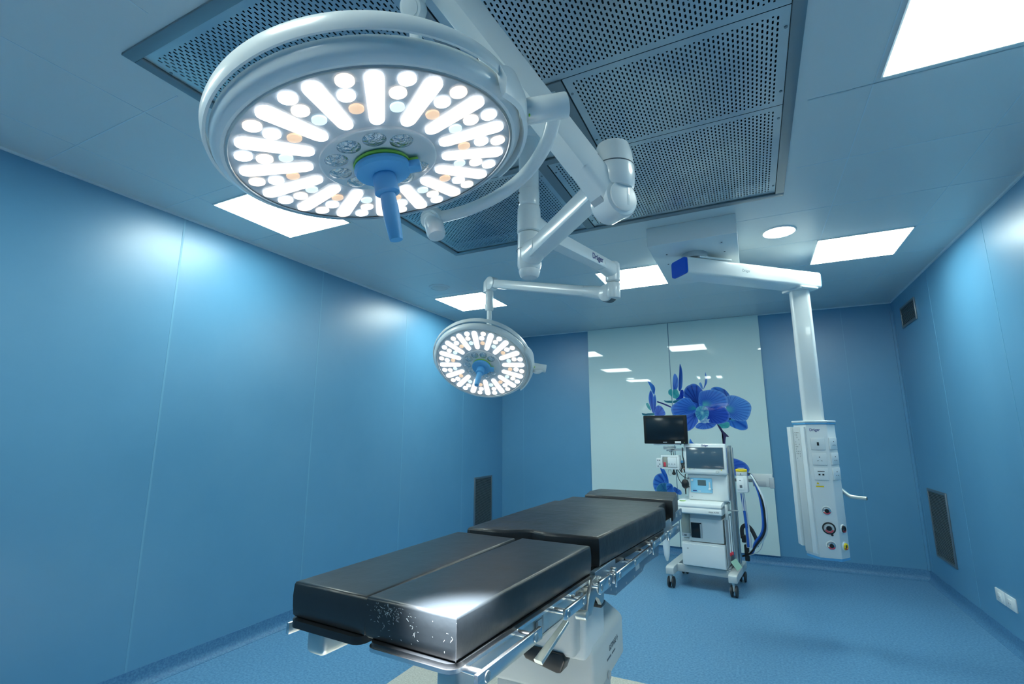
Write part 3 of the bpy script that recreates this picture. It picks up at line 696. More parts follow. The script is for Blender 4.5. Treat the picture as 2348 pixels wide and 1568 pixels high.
# ------------------------------------------------------------------ operating table
TO = V((-.8815, 1.0022, 0)); TA = V((.060, .998, 0)); TC = V((.998, -.060, 0))
def tp(u, v, z): return TO + TC * u + TA * v + V((0, 0, z))
TF = Matrix((TC, TA, V((0, 0, 1)))).transposed().to_4x4(); TF.translation = TO
t = thing('operating_table', 'operating table with black vinyl pads and steel side rails in the middle of the room', 'operating table', (-.82, 2.10, 0), -math.atan2(.06, .998))
def pad(name, cs, z0, z1, lab=None, bev=.007, extra=None):
    """cs: world xy corners, counter clockwise; edges subdivided so that the vinyl can sag a little"""
    b = B(); pts = []
    k = len(cs)
    for i in range(k):
        a, c = V((*cs[i], 0)), V((*cs[(i + 1) % k], 0))
        m = max(1, int((c - a).length / .12))
        for j in range(m): pts.append(a.lerp(c, j / m))
    cen = sum(pts, V()) / len(pts)
    def ring(f, z, w=0): return [V((cen.x + (p.x - cen.x) * f, cen.y + (p.y - cen.y) * f, z + w * random.uniform(-1, 1))) for p in pts]
    def inset(d, z, w=0):
        out = []
        n = len(pts)
        for i, p in enumerate(pts):
            a, c = pts[i - 1], pts[(i + 1) % n]
            e1 = (p - a).normalized(); e2 = (c - p).normalized()
            n1 = V((-e1.y, e1.x, 0)); n2 = V((-e2.y, e2.x, 0)); nn = (n1 + n2)
            nn = nn / max(.3, nn.length_squared) * 2 * .5 * 2 if nn.length_squared < 3.9 else nn * .5
            q = p + nn * d; out.append(V((q.x, q.y, z + w * random.uniform(-1, 1))))
        return out
    h = z1 - z0
    b.loft([inset(.006, z0), inset(.001, z0 + .006), inset(-.001, z0 + h * .3, .0006), inset(-.002, z0 + h * .6, .0006), inset(-.0005, z1 - bev * 1.2), inset(.0002, z1 - bev), inset(bev * .3, z1 - bev * .32), inset(bev * .9, z1 - .0004), inset(bev * 1.4, z1), inset(bev * 3, z1 + .0006), ring(.5, z1 + .0012), ring(.02, z1 + .0012)])
    o = b.mk(name, 'softpad' if name in ('seat_pad', 'back_pad', 'head_pad') else 'pad', t, ang=50)
    if lab: o['label'] = lab
    return o
LP = [(-1.155, 1.028), (-.888, 1.010), (-.857, 1.796), (-1.128, 1.814)]
RP = [(-.882, 1.006), (-.612, .986), (-.553, 1.776), (-.829, 1.793)]
pad('leg_pad', LP, .968, 1.058, 'left leg pad'); rp_ = pad('leg_pad', RP, .968, 1.062, 'right leg pad with chalky scuffs')
# piping on the vertical corner of the right pad and the scuffs
b = B(); c = RP[1]; b.tube([(c[0] + .001, c[1] - .001, .972), (c[0] + .001, c[1] - .001, 1.048)], .0010, 8); b.mk('corner_seam', 'rubber', rp_)
M['scuff'] = mat('chalk_scuff', (.55, .66, .68), .8)
b = B()
for i in range(130):
    near = i < 85
    u_ = random.gauss(.27, .10) if near else random.uniform(.02, .98)
    z_ = min(1.052, max(.975, random.gauss(1.036, .012) if near else random.uniform(.98, 1.045)))
    L_ = random.uniform(.0006, .0032) * (1.6 if i % 9 == 0 else 1); an = random.gauss(-.8, .8); a = V((*RP[0], 0)).lerp(V((*RP[1], 0)), u_)
    p = a + V((0, -.0030, z_)); d = V((math.cos(an) * L_, 0, math.sin(an) * L_)); q = V((-math.sin(an), 0, math.cos(an))) * random.uniform(.0002, .0005)
    b.poly([p - d - q, p + d - q * .3, p + d + q * .3, p - d + q])
b.mk('scuff', 'scuff', rp_, smooth=False)
seat = [(-1.100, 1.845), (-.985, 1.842), (-.93, 1.846), (-.885, 1.885), (-.835, 1.905), (-.795, 1.880), (-.755, 1.868), (-.66, 1.876), (-.552, 1.882), (-.500, 2.35), (-.452, 2.775), (-.52, 2.79), (-1.080, 2.79), (-1.092, 2.35)]
pad('seat_pad', seat, .966, 1.072, 'long seat and back pad with a notch at its near edge', bev=.010)
pad('back_pad', [(-1.066, 2.800), (-.50, 2.815), (-.487, 3.02), (-1.060, 3.06)], .968, 1.066)
pad('head_pad', [(-.985, 3.085), (-.450, 3.035), (-.462, 3.33), (-.487, 3.475), (-.996, 3.455), (-1.02, 3.3)], .962, 1.078, 'head pad')
# plates
def plate(cs, z0, z1, m, name, bev=.012, g=.012, lab=None):
    cen = sum((V((*c, 0)) for c in cs), V()) / len(cs)
    pts = [V((*c, z0)) + (V((*c, 0)) - cen).normalized() * g for c in cs]
    n = V((0, 0, z1 - z0)); b = B()
    b.prism(pts, n)
    es = [e for e in b.bm.edges if abs((e.verts[0].co - e.verts[1].co).normalized().z) > .9]
    bmesh.ops.bevel(b.bm, geom=es, offset=.03, segments=5, profile=.5, affect='EDGES')
    o = b.mk(name, m, t, ang=40)
    if lab: o['label'] = lab
    return o
LQ = [LP[0], (-.897, 1.012), (-.870, 1.80), LP[3]]; RQ = [(-.866, 1.003), RP[1], RP[2], (-.82, 1.793)]
plate(LQ, .948, .9665, 'black', 'leg_plate', lab='black board under the left leg pad')
plate(RQ, .948, .9565, 'chrome', 'leg_plate', g=.013, lab='board with a bright steel edge under the right leg pad'); plate(RQ, .9567, .9665, 'black', 'plate_lining', g=.008)
plate([seat[0], seat[8], seat[10], seat[12]], .944, .965, 'black', 'seat_plate', g=-.005)
plate([(-1.066, 2.805), (-.50, 2.815), (-.487, 3.02), (-1.060, 3.06)], .944, .9665, 'black', 'back_plate', g=-.005)
plate([(-.97, 3.095), (-.48, 3.06), (-.50, 3.44), (-.97, 3.43)], .945, .961, 'dsteel', 'head_plate', g=0)
# side beams below the leg sections
for (u0, u1, v0, v1, zb) in ((.192, .262, .028, .80, .868), (-.075, -.02, .10, .80, .885), (-.262, -.192, .045, .80, .868)):
    b = B(); b.box(((u0 + u1) / 2, (v0 + v1) / 2, (zb + .947) / 2), (u1 - u0, v1 - v0, .947 - zb), .018, M_=TF, seg=4)
    b.mk('leg_beam', 'satin', t)
b = B(); b.box((.263, .62, .915), (.006, .36, .060), .002, M_=TF); lb_ = b.mk('latch_plate', 'satin', t)
b = B(); b.box((.2665, .395, .915), (.002, .014, .034), .0005, M_=TF).box((.2665, .41, .932), (.002, .035, .0015), M_=TF).box((.2665, .50, .888), (.002, .22, .0015), M_=TF); b.mk('latch_slot', 'inkgrey', lb_)
b = B()
for vv, zz in ((.74, .93), (.77, .905), (.72, .885), (.665, .935)): b.cyl(tp(.264, vv, zz), tp(.272, vv, zz), .006, n=16, bev=.001)
b.mk('bolt', 'chrome', lb_)
# rails with stand-offs and bolts
def rail(u, v0, v1, zc_, h=.030, w=.011, n=2):
    o = B().box((u, (v0 + v1) / 2, zc_), (w, v1 - v0, h), .002, M_=TF).mk('side_rail', 'chrome', t)
    s_ = 1 if u > 0 else -1
    for k in range(n):
        vv = v0 + (v1 - v0) * (.12 + .76 * k / max(1, n - 1))
        B().cyl(tp(u - s_ * .062, vv, zc_ + .002), tp(u - s_ * .005, vv, zc_ + .002), .0085, n=20, bev=.001).mk('stand_off', 'chrome', o)
        b = B(); b.lathe([(.0045, 0), (.0045, .0012), (.0105, .0016), (.0115, .0)], frame(TC * s_, None, tp(u + s_ * w / 2, vv, zc_)), 24, cap=False); b.cyl(tp(u + s_ * (w / 2), vv, zc_), tp(u + s_ * (w / 2 + .0008), vv, zc_), .0046, n=6)
        b.mk('bolt', 'steel', o)
rail(.325, -.005, .30, .945, .030)
rail(.325, .455, .62, .940, .027)
rail(.325, .75, .862, .938, .040)
rail(.325, .905, 1.455, .930, .030, n=3)
rail(.325, 1.48, 1.80, .938, .030, n=3)
rail(.325, 1.82, 2.10, .925, .045, n=2)
rail(-.318, .03, .75, .925, .030, n=3)
rail(-.318, .90, 2.0, .925, .030, n=4)
b = B()
prof = [(.83, .965), (.845, .90), (.92, .872), (1.06, .828), (1.23, .828), (1.46, .828), (1.50, .848), (1.78, .832), (1.80, .895), (1.80, .958), (1.2, .962)]
b.prism([tp(.262, v, z) for v, z in prof], TC * .020, .002)
sp = b.mk('side_panel', 'bluesteel', t)
for v, z in ((1.0, .865), (1.06, .842), (1.2, .84), (1.32, .838), (1.44, .84), (.88, .935), (.90, .91), (1.6, .85), (1.72, .85)): B().cyl(tp(.2815, v, z), tp(.2835, v, z), .0045, n=14).mk('screw', 'steel', sp)
B().box((.2830, 1.375, .875), (.0012, .06, .042), M_=TF).mk('rating_label', 'paper', sp)
b = B(); b.prism([tp(-.262, v, z) for v, z in prof], TC * -.020, .002); b.mk('side_panel', 'bluesteel', t)
b = B(); b.box((0, 1.33, .90), (.50, .94, .085), .004, M_=TF); b.mk('seat_frame', 'dsteel', t)
b = B(); b.box((.293, 1.93, .952), (.012, .26, .055), .003, M_=TF).box((.293, 2.22, .965), (.010, .30, .06), .003, M_=TF); b.mk('head_bracket', 'bluesteel', t)
b = B()
for v in (1.86, 2.02, 2.2, 2.3): b.box((.300, v, .975), (.003, .008, .02), .001, M_=TF)
b.mk('index_mark', 'paper', t)
B().box((0, 2.25, .935), (.34, .36, .02), .004, M_=TF).mk('head_frame', 'dsteel', t)
# joint between leg and seat sections
b = B(); b.cyl(tp(.215, .83, .925), tp(.300, .83, .925), .030, n=32, bev=.003); b.mk('pivot', 'steel', t)
b = B(); b.prism([tp(.284, v, z) for v, z in ((.765, .955), (.80, .962), (.845, .93), (.88, .90), (.87, .86), (.845, .855), (.82, .885), (.79, .90), (.745, .852), (.70, .855), (.735, .92))], TC * .014, .002)
b.mk('hinge_bracket', 'steel', t)
b = B(); b.lathe([(.012, 0), (.020, .004), (.020, .014), (.012, .018)], frame(TC, None, tp(.268, .70, .912)), 28, cap=False); b.mk('coil_spring', 'dsteel', t)
B().box((.25, .93, .832), (.05, .05, .016), .003, M_=TF).mk('foot_block', 'black', t)
# clamps on the rails
for v in (1.475, .918):
    b = B(); b.box((.322, v, .962), (.020, .018, .010), .002, M_=TF).box((.333, v - .006, .930), (.004, .012, .052), .001, M_=TF); b.mk('rail_clamp', 'chrome', t)
# lever
b = B(); b.cyl(tp(.262, .70, .862), tp(.300, .70, .862), .016, n=24, bev=.003)
p0, p1 = V((-.598, 1.64, .850)), V((-.640, 1.50, .775))
b.beam(p0, p1, .020, .012, .032, .014, rad=.3); b.mk('release_lever', 'satin', t)
# column, cover and pedestal
b = B(); b.box((-.80, 1.98, .80), (.34, .34, .27), .02, seg=3); cl = b.mk('column', 'lgrey', t)
b = B(); b.box((-.80, 2.0, .72), (.38, .26, .16), .015, seg=3); b.mk('column_sleeve', 'white2', t)
b = B()
def rect(x0, x1, y0, y1, z): return [V((x0, y0, z)), V((x1, y0, z)), V((x1, y1, z)), V((x0, y1, z))]
b.loft([rect(-1.06, -.60, 1.925, 2.385, .49), rect(-1.06, -.60, 1.925, 2.385, .652), rect(-.93, -.70, 2.03, 2.30, .760)])
bmesh.ops.bevel(b.bm, geom=list(b.bm.edges), offset=.014, segments=3, profile=.5, affect='EDGES')
cv = b.mk('pedestal_cover', 'lgrey', t, ang=50)
# the black hand control hanging below the leg sections
b = B(); f_ = [V((-.842, 1.80, .672)), V((-.825, 1.80, .690)), V((-.672, 1.80, .682)), V((-.665, 1.80, .660)), V((-.682, 1.80, .618)), V((-.70, 1.80, .615)), V((-.82, 1.80, .642))]
b.prism(f_, (0, .07, -.004), .006, 3); b.mk('control_box', 'black', t)
B().box((-.7915, 1.93, .70), (.02, .14, .05), .004).mk('control_bracket', 'dsteel', t)
FX = frame((1, 0, 0), (0, 1, 0), (-.5995, 2.215, .590))
text('GETINGE ✦', .030, FX, 'inkgrey', t, 'brand_lettering', sx=.9, bold=.0003)
b = B(frame((1, 0, 0), (0, 1, 0), (-.5995, 2.165, .560))); b.box((-.025, 0, 0), (.060, .007, .001)).box((.045, 0, 0), (.050, .006, .001)); b.mk('small_marking', 'inkgrey', t, smooth=False)
b = B(); b.box((-.83, 2.13, .26), (.385, .36, .50), .03, seg=4); b.mk('pedestal', 'grey', t)
b = B(); b.box((-.83, 2.2, .035), (.50, .95, .07), .03, seg=4); b.mk('base_plate', 'lgrey', t)
b = B(); b.cyl((-.598, 2.12, .505), (-.592, 2.12, .505), .016, n=20); b.mk('cover_knob', 'grey', cv)

# ------------------------------------------------------------------ ceiling box and supply pendant
t = thing('pendant', 'white ceiling pendant with long arm, column and socket head on the right', 'medical pendant', (-.28, 3.70, H))
b = B(); b.box((-.28, 3.90, 2.831), (.585, 1.03, .138), .004); bx = b.mk('ceiling_box', 'white2', t)
b = B()
for (x, y) in ((-.47, 3.60), (-.49, 3.82), (-.09, 3.52), (-.08, 3.72), (-.10, 3.98), (-.47, 4.05)): b.cyl((x, y, 2.763), (x, y, 2.759), .006, n=12)
b.mk('screw', 'inkgrey', bx)
P0 = V((-.285, 3.69, 0)); P1 = V((.432, 4.36, 0)); pd = (P1 - P0).normalized(); ps = V((pd.y, -pd.x, 0))
b = B(); b.cyl(P0 + V((0, 0, 2.762)), P0 + V((0, 0, 2.722)), .090, n=44); b.mk('swivel', 'grey', t)
b = B(); b.beam(P0 - pd * .02 + V((0, 0, 2.718)), P0 + pd * .26 + V((0, 0, 2.718)), .165, .016, rad=.3); b.mk('swivel_plate', 'white', t)
a0, a1 = P0 - pd * .13 + V((0, 0, 2.644)), P1 + pd * .115 + V((0, 0, 2.644))
B().beam(a0, a1, .175, .128, rad=.16).mk('boom_arm', 'white', t)
B().beam(a0 - pd * .016, a0 + pd * .001, .168, .121, rad=.16).mk('end_cap', 'blue', t)
B().beam(a1 - pd * .001, a1 + pd * .010, .168, .121, rad=.16).mk('end_cap', 'bluetrim', t)
draeger(t, frame(ps, pd, P0 + pd * .38 + ps * .0880 + V((0, 0, 2.646))), .030, 'grey')
B(frame(ps, pd, a1 - pd * .07 + ps * .0878 + V((0, 0, -.01)))).box((0, 0, 0), (.045, .006, .001)).mk('small_marking', 'lgrey', t, smooth=False)
b = B(); b.beam(P1 - pd * .09 + V((0, 0, 2.572)), P1 + pd * .07 + V((0, 0, 2.572)), .19, .016, rad=.4); b.mk('bearing_plate', 'white', t)
cq = V((.418, 4.352, 0))
b = B(); pr_ = [(-.068, -.012), (-.052, -.046), (.052, -.050), (.070, -.020), (.070, .040), (-.068, .040)]
b.prism([cq + V((x, y, 1.54)) for x, y in pr_], (0, 0, 1.03), .012, 3); b.mk('column', 'white', t)
head_from = set(bpy.data.objects)
HX = [(.330, 3.955), (.452, 3.955), (.508, 4.035), (.508, 4.150), (.29, 4.165), (.262, 4.06)]
b = B(); b.prism([V((x, y, .655)) for x, y in HX], (0, 0, .862), .004); hd = b.mk('supply_head', 'white2', t)
b = B(); b.prism([V((x + (x - .39) * .06, y + (y - 4.05) * .06, 1.516)) for x, y in HX], (0, 0, .012), .003); b.mk('blue_trim', 'bluetrim', hd)
b = B(); b.prism([V((x + (x - .39) * .08, y + (y - 4.05) * .08, 1.528)) for x, y in HX], (0, 0, .014), .005, 3); b.mk('top_cover', 'white', hd)
b = B(); b.prism([V((x, y, .640)) for x, y in HX], (0, 0, .016), .003); b.mk('blue_trim', 'bluetrim', hd)
# left side: rails and service strip
def strip(a, c, z0, z1, m, th, name, par=hd, n_=None):
    a, c = V((*a, 0)), V((*c, 0)); d = (c - a); nn = V((d.y, -d.x, 0)).normalized()
    b = B(); b.prism([a + V((0, 0, z0)), c + V((0, 0, z0)), c + nn * th + V((0, 0, z0)), a + nn * th + V((0, 0, z0))], (0, 0, z1 - z0), .0015); return b.mk(name, m, par)
strip((.2450, 4.145), (.2620, 4.072), .70, 1.50, 'white2', .022, 'equipment_rail')
strip((.2655, 4.055), (.3020, 4.000), .672, 1.50, 'lgrey', .010, 'service_strip')
strip((.3040, 3.996), (.3260, 3.962), .672, 1.50, 'white2', .012, 'equipment_rail')
b = B()
for k in range(12):
    for j in range(3):
        if random.random() < .75: 
            p = V((.2655, 4.055, 0)).lerp(V((.3020, 4.000, 0)), .25 + .25 * j); b.box((p.x - .0098, p.y - .0062, 1.46 - k * .016), (.002, .005, .006))
b.mk('terminal_marking', 'inkgrey', hd)
fr = lambda px_, pz: V((.330 + px_ * .122, 3.955, pz))
FF = frame((0, -1, 0), (1, 0, 0)); fdir = (V((.508, 4.035, 0)) - V((.452, 3.955, 0))).normalized(); fn = V((fdir.y, -fdir.x, 0))
draeger(t, frame((0, -1, 0), (1, 0, 0), (.379, 3.9545, 1.478)), .026, 'ink')
def sock(c, nrm, xd, kind, name='socket_plate'):
    F_ = frame(nrm, xd, c); o = B().box((0, 0, .004), (.084, .080, .009), .003, M_=F_).mk(name, 'white', t)
    b = B()
    if kind == 'sw': b.box((0, 0, .009), (.012, .022, .003), .001, M_=F_)
    elif kind == 'usb':
        for s_ in (-.011, .011): b.box((s_, -.004, .009), (.011, .010, .002), .0005, M_=F_)
        b.box((0, .017, .0088), (.040, .004, .001), M_=F_)
    else:
        b.cyl(F_ @ V((0, .013, .008)), F_ @ V((0, .013, .0095)), .0035, n=12)
        for s_ in (-1, 1): b.box((0, 0, 0), (.007, .003, .002), M_=F_ @ Matrix.Translation((s_ * .011, -.011, .009)) @ Matrix.Rotation(s_ * -.6, 4, 'Z'))
    b.mk('socket_opening', 'black', o)
for z_, k in ((1.385, 'sw'), (1.285, 'so'), (1.188, 'usb')): sock(V((.389, 3.955, z_)), (0, -1, 0), (1, 0, 0), k)
fc = V((.452, 3.955, 0)).lerp(V((.508, 4.035, 0)), .46)
for z_ in (1.388, 1.288, 1.190): sock(fc + V((0, 0, z_)), fn, fdir, 'so')
b = B(); b.box((.381, 3.9545, 1.128), (.060, .001, .022)); wl = b.mk('warning_label', 'paper', t, smooth=False)
b = B(); b.prism([(.356, 3.954, 1.120), (.372, 3.954, 1.120), (.364, 3.954, 1.136)], (0, -.0006, 0)); b.box((.374, 3.9540, 1.106), (.046, .001, .009)); b.mk('warning_mark', 'yellow', wl, smooth=False)
def outlet(c, nrm, xd, r, m1, big=False):
    F_ = frame(nrm, xd, c)
    o = B().lathe([(r * 1.25, 0), (r * 1.22, .004), (r * 1.05, .006), (r, .006), (r, 0)], F_, 32, cap=False).mk('gas_outlet', 'black' if big else 'white', t)
    B().lathe([(r * .95, .004), (r * .9, .012), (r * .55, .014), (r * .5, .006)], F_, 32, cap=False).mk('outlet_ring', m1, o)
    b = B(); b.lathe([(.0001, .010), (r * .48, .010), (r * .5, .0)], F_, 24, cap=False); b.mk('outlet_socket', 'black', o)
    b = B(); b.lathe([(r * .58, .0138), (r * .60, .0146), (r * .86, .0134), (r * .87, .0125)], F_, 16, a0=R(200), a1=R(340)); b.mk('outlet_marking', 'red', o)
outlet(V((.396, 3.955, .952)), (0, -1, 0), (1, 0, 0), .0245, 'chrome')
outlet(V((.398, 3.955, .842)), (0, -1, 0), (1, 0, 0), .031, 'grey', True)
outlet(V((.401, 3.955, .735)), (0, -1, 0), (1, 0, 0), .0245, 'chrome')
outlet(fc + V((0, 0, .838)), fn, fdir, .0235, 'black'); outlet(fc + V((0, 0, .730)), fn, fdir, .0235, 'yellow')
b = B(); b.cyl((.412, 3.955, .802), (.412, 3.948, .802), .007, n=16); b.mk('earth_pin', 'black', hd)
b = B(); b.tube([(.505, 4.10, 1.085), (.545, 4.085, 1.045), (.575, 4.075, 1.035), (.640, 4.05, 1.032)], .0125, n=16); ht = b.mk('holder_tube', 'satin', t)
B().cyl((.6405, 4.0498, 1.032), (.642, 4.0492, 1.032), .0095, n=16).mk('tube_opening', 'black', ht)

# the head hangs on the column: set it to its size and place
A0, A1 = V((.390, 4.055, 1.53)), V((.4185, 4.352, 1.538))
fit = Matrix.Translation(A1) @ Matrix.Scale(1.074, 4) @ Matrix.Translation(-A0); iv = INV[t.name]
for o in set(bpy.data.objects) - head_from:
    if o.type == 'MESH': o.data.transform(iv @ fit @ iv.inverted())

# ------------------------------------------------------------------ anaesthesia machine
MR = math.atan2(-.06, .54)
def mthing(name, label, cat, x=0, y=0, z=0, group=None):
    c = Matrix.Translation((-.53, 5.21, 0)) @ Matrix.Rotation(MR, 4, 'Z') @ V((x, y, z))
    return thing(name, label, cat, c, MR, group)
MX = Matrix.Translation((-.53, 5.21, 0)) @ Matrix.Rotation(MR, 4, 'Z')
def MB(): return B(MX)
def mtext(body, size, x, y, z, m, par, name='lettering', sx=1.0, bold=0): return text(body, size, MX @ frame((0, -1, 0), (1, 0, 0), (x, y, z)), m, par, name, sx, bold)
t = mthing('anaesthesia_machine', 'white anaesthesia machine on four castors in front of the orchid wall', 'medical machine', 0, .28, 0)
def leg(x, name='base_leg'):
    b = MB(); b.prism([(x - .038, -.045, .125), (x - .038, .60, .125), (x - .038, .60, .195), (x - .038, .0, .195), (x - .038, -.045, .188)], (.076, 0, 0), .008, 3); b.mk(name, 'lgrey', t)
leg(-.300); leg(.262)
b = MB(); b.box((-.02, .14, .160), (.50, .06, .065), .006).box((-.02, .50, .160), (.50, .06, .06), .006); b.mk('cross_member', 'lgrey', t)
b = MB(); b.box((-.0, .32, .195), (.44, .36, .02), .003); b.mk('base_tray', 'grey', t)
for (x, y) in ((-.300, -.005), (.262, -.005), (-.300, .555), (.262, .555)):
    c = MB().cyl((x, y, .128), (x, y, .105), .014, n=16).mk('castor', 'steel', t)
    MB().box((x, y + .012, .078), (.022, .060, .058), .008, seg=3).mk('castor_fork', 'lgrey', c)
    for s_ in (-1, 1):
        MB().cyl((x + s_ * .012, y + .008, .0505), (x + s_ * .030, y + .008, .0505), .050, n=36, bev=.005).mk('wheel', 'rubber', c)
    MB().cyl((x - .031, y + .008, .0505), (x - .0335, y + .008, .0505), .034, n=28).mk('wheel_cap', 'lgrey', c)
lc = MB().box((.005, .27, .315), (.395, .42, .218), .006).mk('lower_cabinet', 'white2', t)
b = MB(); b.box((.005, .052, .312), (.392, .022, .200), .007, seg=3); dr = b.mk('drawer_front', 'white', t)
MB().cyl((-.135, .043, .368), (-.135, .038, .368), .008, n=18).mk('lock', 'steel', dr)
b = MB(); b.box((-.006 + .04, .28, .538), (.315, .40, .215), .006).box((-.155, .17, .435), (.085, .18, .022), .004); uc = b.mk('upper_cabinet', 'white2', t)
B(MX).box((-.052, .077, .535), (.098, .006, .140), .001).mk('ventilator_window', 'screen', uc)
MB().box((-.008, .0735, .530), (.018, .003, .130), .0005).mk('scale_strip', 'grey', uc)
b = MB(); b.box((.100, .28, .672), (.022, .36, .06), .003); b.bm.clear()
MB().box((.035, .27, .672), (.300, .38, .060), .012, seg=3).mk('recessed_tray', 'grey', t)
# absorber canister at the left
cn = MB().cyl((-.150, .09, .500), (-.150, .09, .690), .045, n=36, bev=.004).mk('absorber_canister', 'canister', t)
MB().lathe([(.0455, .505), (.047, .500), (.047, .478), (.038, .470), (.0001, .470)], Matrix.Translation((-.150, .09, 0)), 32, cap=False).mk('canister_base', 'grey', cn)
MB().box((-.150, .042, .488), (.022, .008, .014), .001).mk('canister_latch', 'inkgrey', cn)
MB().cyl((-.150, .10, .455), (-.150, .10, .440), .03, n=20).mk('drain_cup', 'lgrey', cn)
# worktop
b = MB(); b.prism([(-.200, -.050, .800), (-.200, -.056, .770), (-.200, -.048, .762), (-.200, -.056, .752), (-.200, -.062, .712), (-.200, -.030, .700), (-.200, .42, .700), (-.200, .42, .812), (-.200, .06, .812)], (.412, 0, 0), .004); wt = b.mk('worktop', 'white', t)
b = MB(); b.box((.214, .18, .770), (.010, .48, .02), .003); b.mk('worktop_edge', 'steel', wt)
mtext('Atlan A350', .020, .145, -.0605, .731, 'inkgrey', t, 'model_lettering')
b = MB(); b.lathe([(.0001, .016), (.026, .016), (.030, .010), (.026, .0)], Matrix.Translation((-.155, .03, .806)), 28, cap=False).mk('yellow_green_dish', 'white2', wt)
MB().lathe([(.027, .001), (.029, .008), (.0305, .003)], Matrix.Translation((-.155, .03, .806)), 28, cap=False).mk('dish_ring', 'lime', wt)
# ventilator block with the sky blue panel
b = MB(); b.prism([(-.118, .125, .812), (-.118, .130, 1.062), (-.118, .42, 1.062), (-.118, .42, .812)], (.375, 0, 0), .014, 3); vb = b.mk('control_block', 'white2', t)
b = MB(); b.box((.013, .1235, .955), (.205, .010, .140), .010, seg=4); bp = b.mk('flow_control_panel', 'panelblue', t)
MB().box((.020, .1175, .980), (.078, .004, .052), .002).mk('lcd_display', 'lcd', bp)
MB().box((.0915, .117, .958), (.014, .004, .060), .005, seg=3).mk('flow_tube', 'lgrey', bp)
MB().cyl((.0915, .119, .925), (.0915, .102, .925), .011, n=24, bev=.002).mk('knob', 'white', bp)
MB().cyl((-.070, .119, 1.003), (-.070, .110, 1.003), .010, n=24, bev=.002).mk('gauge', 'white2', bp)
b = MB(); b.box((-.050, .1180, .903), (.036, .002, .010)).box((.112, .118, .92), (.005, .002, .006)); b.mk('panel_marking', 'ink', bp, smooth=False)
MB().box((-.006, .118, .900), (.024, .002, .008)).mk('panel_marking', 'hosewhite', bp, smooth=False)
b = MB(); b.box((.170, .1285, .925), (.003, .001, .012)).box((.186, .1285, .923), (.018, .001, .004)).box((-.082, .124, .845), (.008, .002, .005)); b.mk('block_marking', 'inkgrey', vb, smooth=False)
# screen
b = MB(); b.prism([(-.128, .085, 1.078), (-.128, .100, 1.360), (-.128, .155, 1.360), (-.128, .16, 1.066), (-.128, .10, 1.060)], (.392, 0, 0), .012, 3); sc = b.mk('screen_housing', 'white', t)
SX = MX @ frame((0, -.282, .015), (1, 0, 0), (.068, .0905, 1.222))
B(SX).box((0, 0, .001), (.342, .196, .006), .003).mk('display', 'screen2', sc)
B(SX).box((0, 0, -.001), (.350, .205, .008), .003).mk('display_bezel', 'inkgrey', sc)
text('Dräger', .026, SX @ Matrix.Translation((.01, .121, .0028)), 'ink', t, 'brand_lettering', .85, .0003)
B(SX).cyl((.112, -.131, .0), (.112, -.131, .016), .015, n=28, bev=.002).mk('rotary_knob', 'lgrey', sc)
b = B(SX); b.box((-.145, -.110, .001), (.009, .007, .003), .001); b.mk('indicator', 'lime', sc)
b = B(SX); b.box((.150, -.112, .001), (.010, .008, .003), .001); b.mk('indicator', 'yellow', sc)
b = B(SX); b.box((-.105, -.110, .001), (.009, .007, .003), .001); b.mk('indicator', 'grey', sc)
# right side frame
b = MB(); b.box((.266, .30, .770), (.022, .16, 1.14), .004).box((.281, .22, .77), (.012, .05, 1.12), .003).box((.287, .34, .77), (.012, .05, 1.10), .003); b.mk('side_upright', 'steel', t)
b = MB(); b.box((.212, .26, .45), (.012, .36, .44), .004); b.mk('side_cover', 'grey', t)
MB().cyl((.245, .02, .665), (.245, .02, .800), .014, n=20, bev=.006).mk('side_handle', 'lgrey', t)
b = MB(); b.box((.29, .10, .740), (.10, .012, .012), .003, ); b.mk('side_bracket', 'steel', t)
for i, (x, m_) in enumerate(((.252, 'hosewhite'), (.268, 'hosewhite'))):
    o = MB().cyl((x, .03, .370 + .01 * i), (x, .03, .700), .0055, n=14).mk('sampling_tube', m_, t)
    MB().cyl((x, .03, .345 + .01 * i), (x, .03, .375 + .01 * i), .009, n=14, bev=.002).mk('tube_plug', 'red', o)
b = MB(); b.prism([(.250, .0, .30), (.298, .0, .335), (.345, .0, .265), (.300, .0, .228)], (0, .003, 0)); b.mk('hanging_card', 'tag', t, smooth=False)
# vaporiser
vp = MB().box((.385, .16, .985), (.095, .10, .150), .006).mk('vaporiser', 'white2', t)
MB().box((.372, .108, .985), (.060, .006, .100), .003).mk('vaporiser_front', 'white', vp)
MB().cyl((.382, .16, 1.058), (.382, .16, 1.100), .050, n=40, bev=.004).mk('vaporiser_dial', 'lgrey', vp)
MB().cyl((.382, .16, 1.098), (.382, .16, 1.122), .051, n=40, bev=.005).mk('dial_cap', 'yellow', vp)
MB().cyl((.382, .16, 1.122), (.382, .16, 1.134), .030, n=30, bev=.003).mk('dial_top', 'grey', vp)
b = MB(); b.cyl((.382, .106, 1.080), (.382, .104, 1.080), .006, n=14).box((.376, .1045, .965), (.022, .002, .026), .001).box((.372, .1045, 1.02), (.014, .002, .004)); b.mk('vaporiser_marking', 'inkgrey', vp)
b = MB(); b.cyl((.372, .16, .91), (.372, .16, .74), .004, n=10).cyl((.386, .16, .91), (.386, .16, .74), .004, n=10); b.mk('down_tube', 'hosewhite', vp)
# accessory rail and box at the back right
b = MB(); b.box((.46, .34, 1.005), (.36, .02, .03), .003); b.mk('accessory_rail', 'steel', t)
ab = MB().box((.545, .31, 1.015), (.175, .05, .120), .006).mk('accessory_box', 'lgrey', t)
b = MB(); b.box((.520, .283, .985), (.110, .003, .045), .001); b.mk('box_label', 'grey', ab)
MB().box((.625, .30, .995), (.040, .04, .10), .006).mk('clip_holder', 'grey', t)

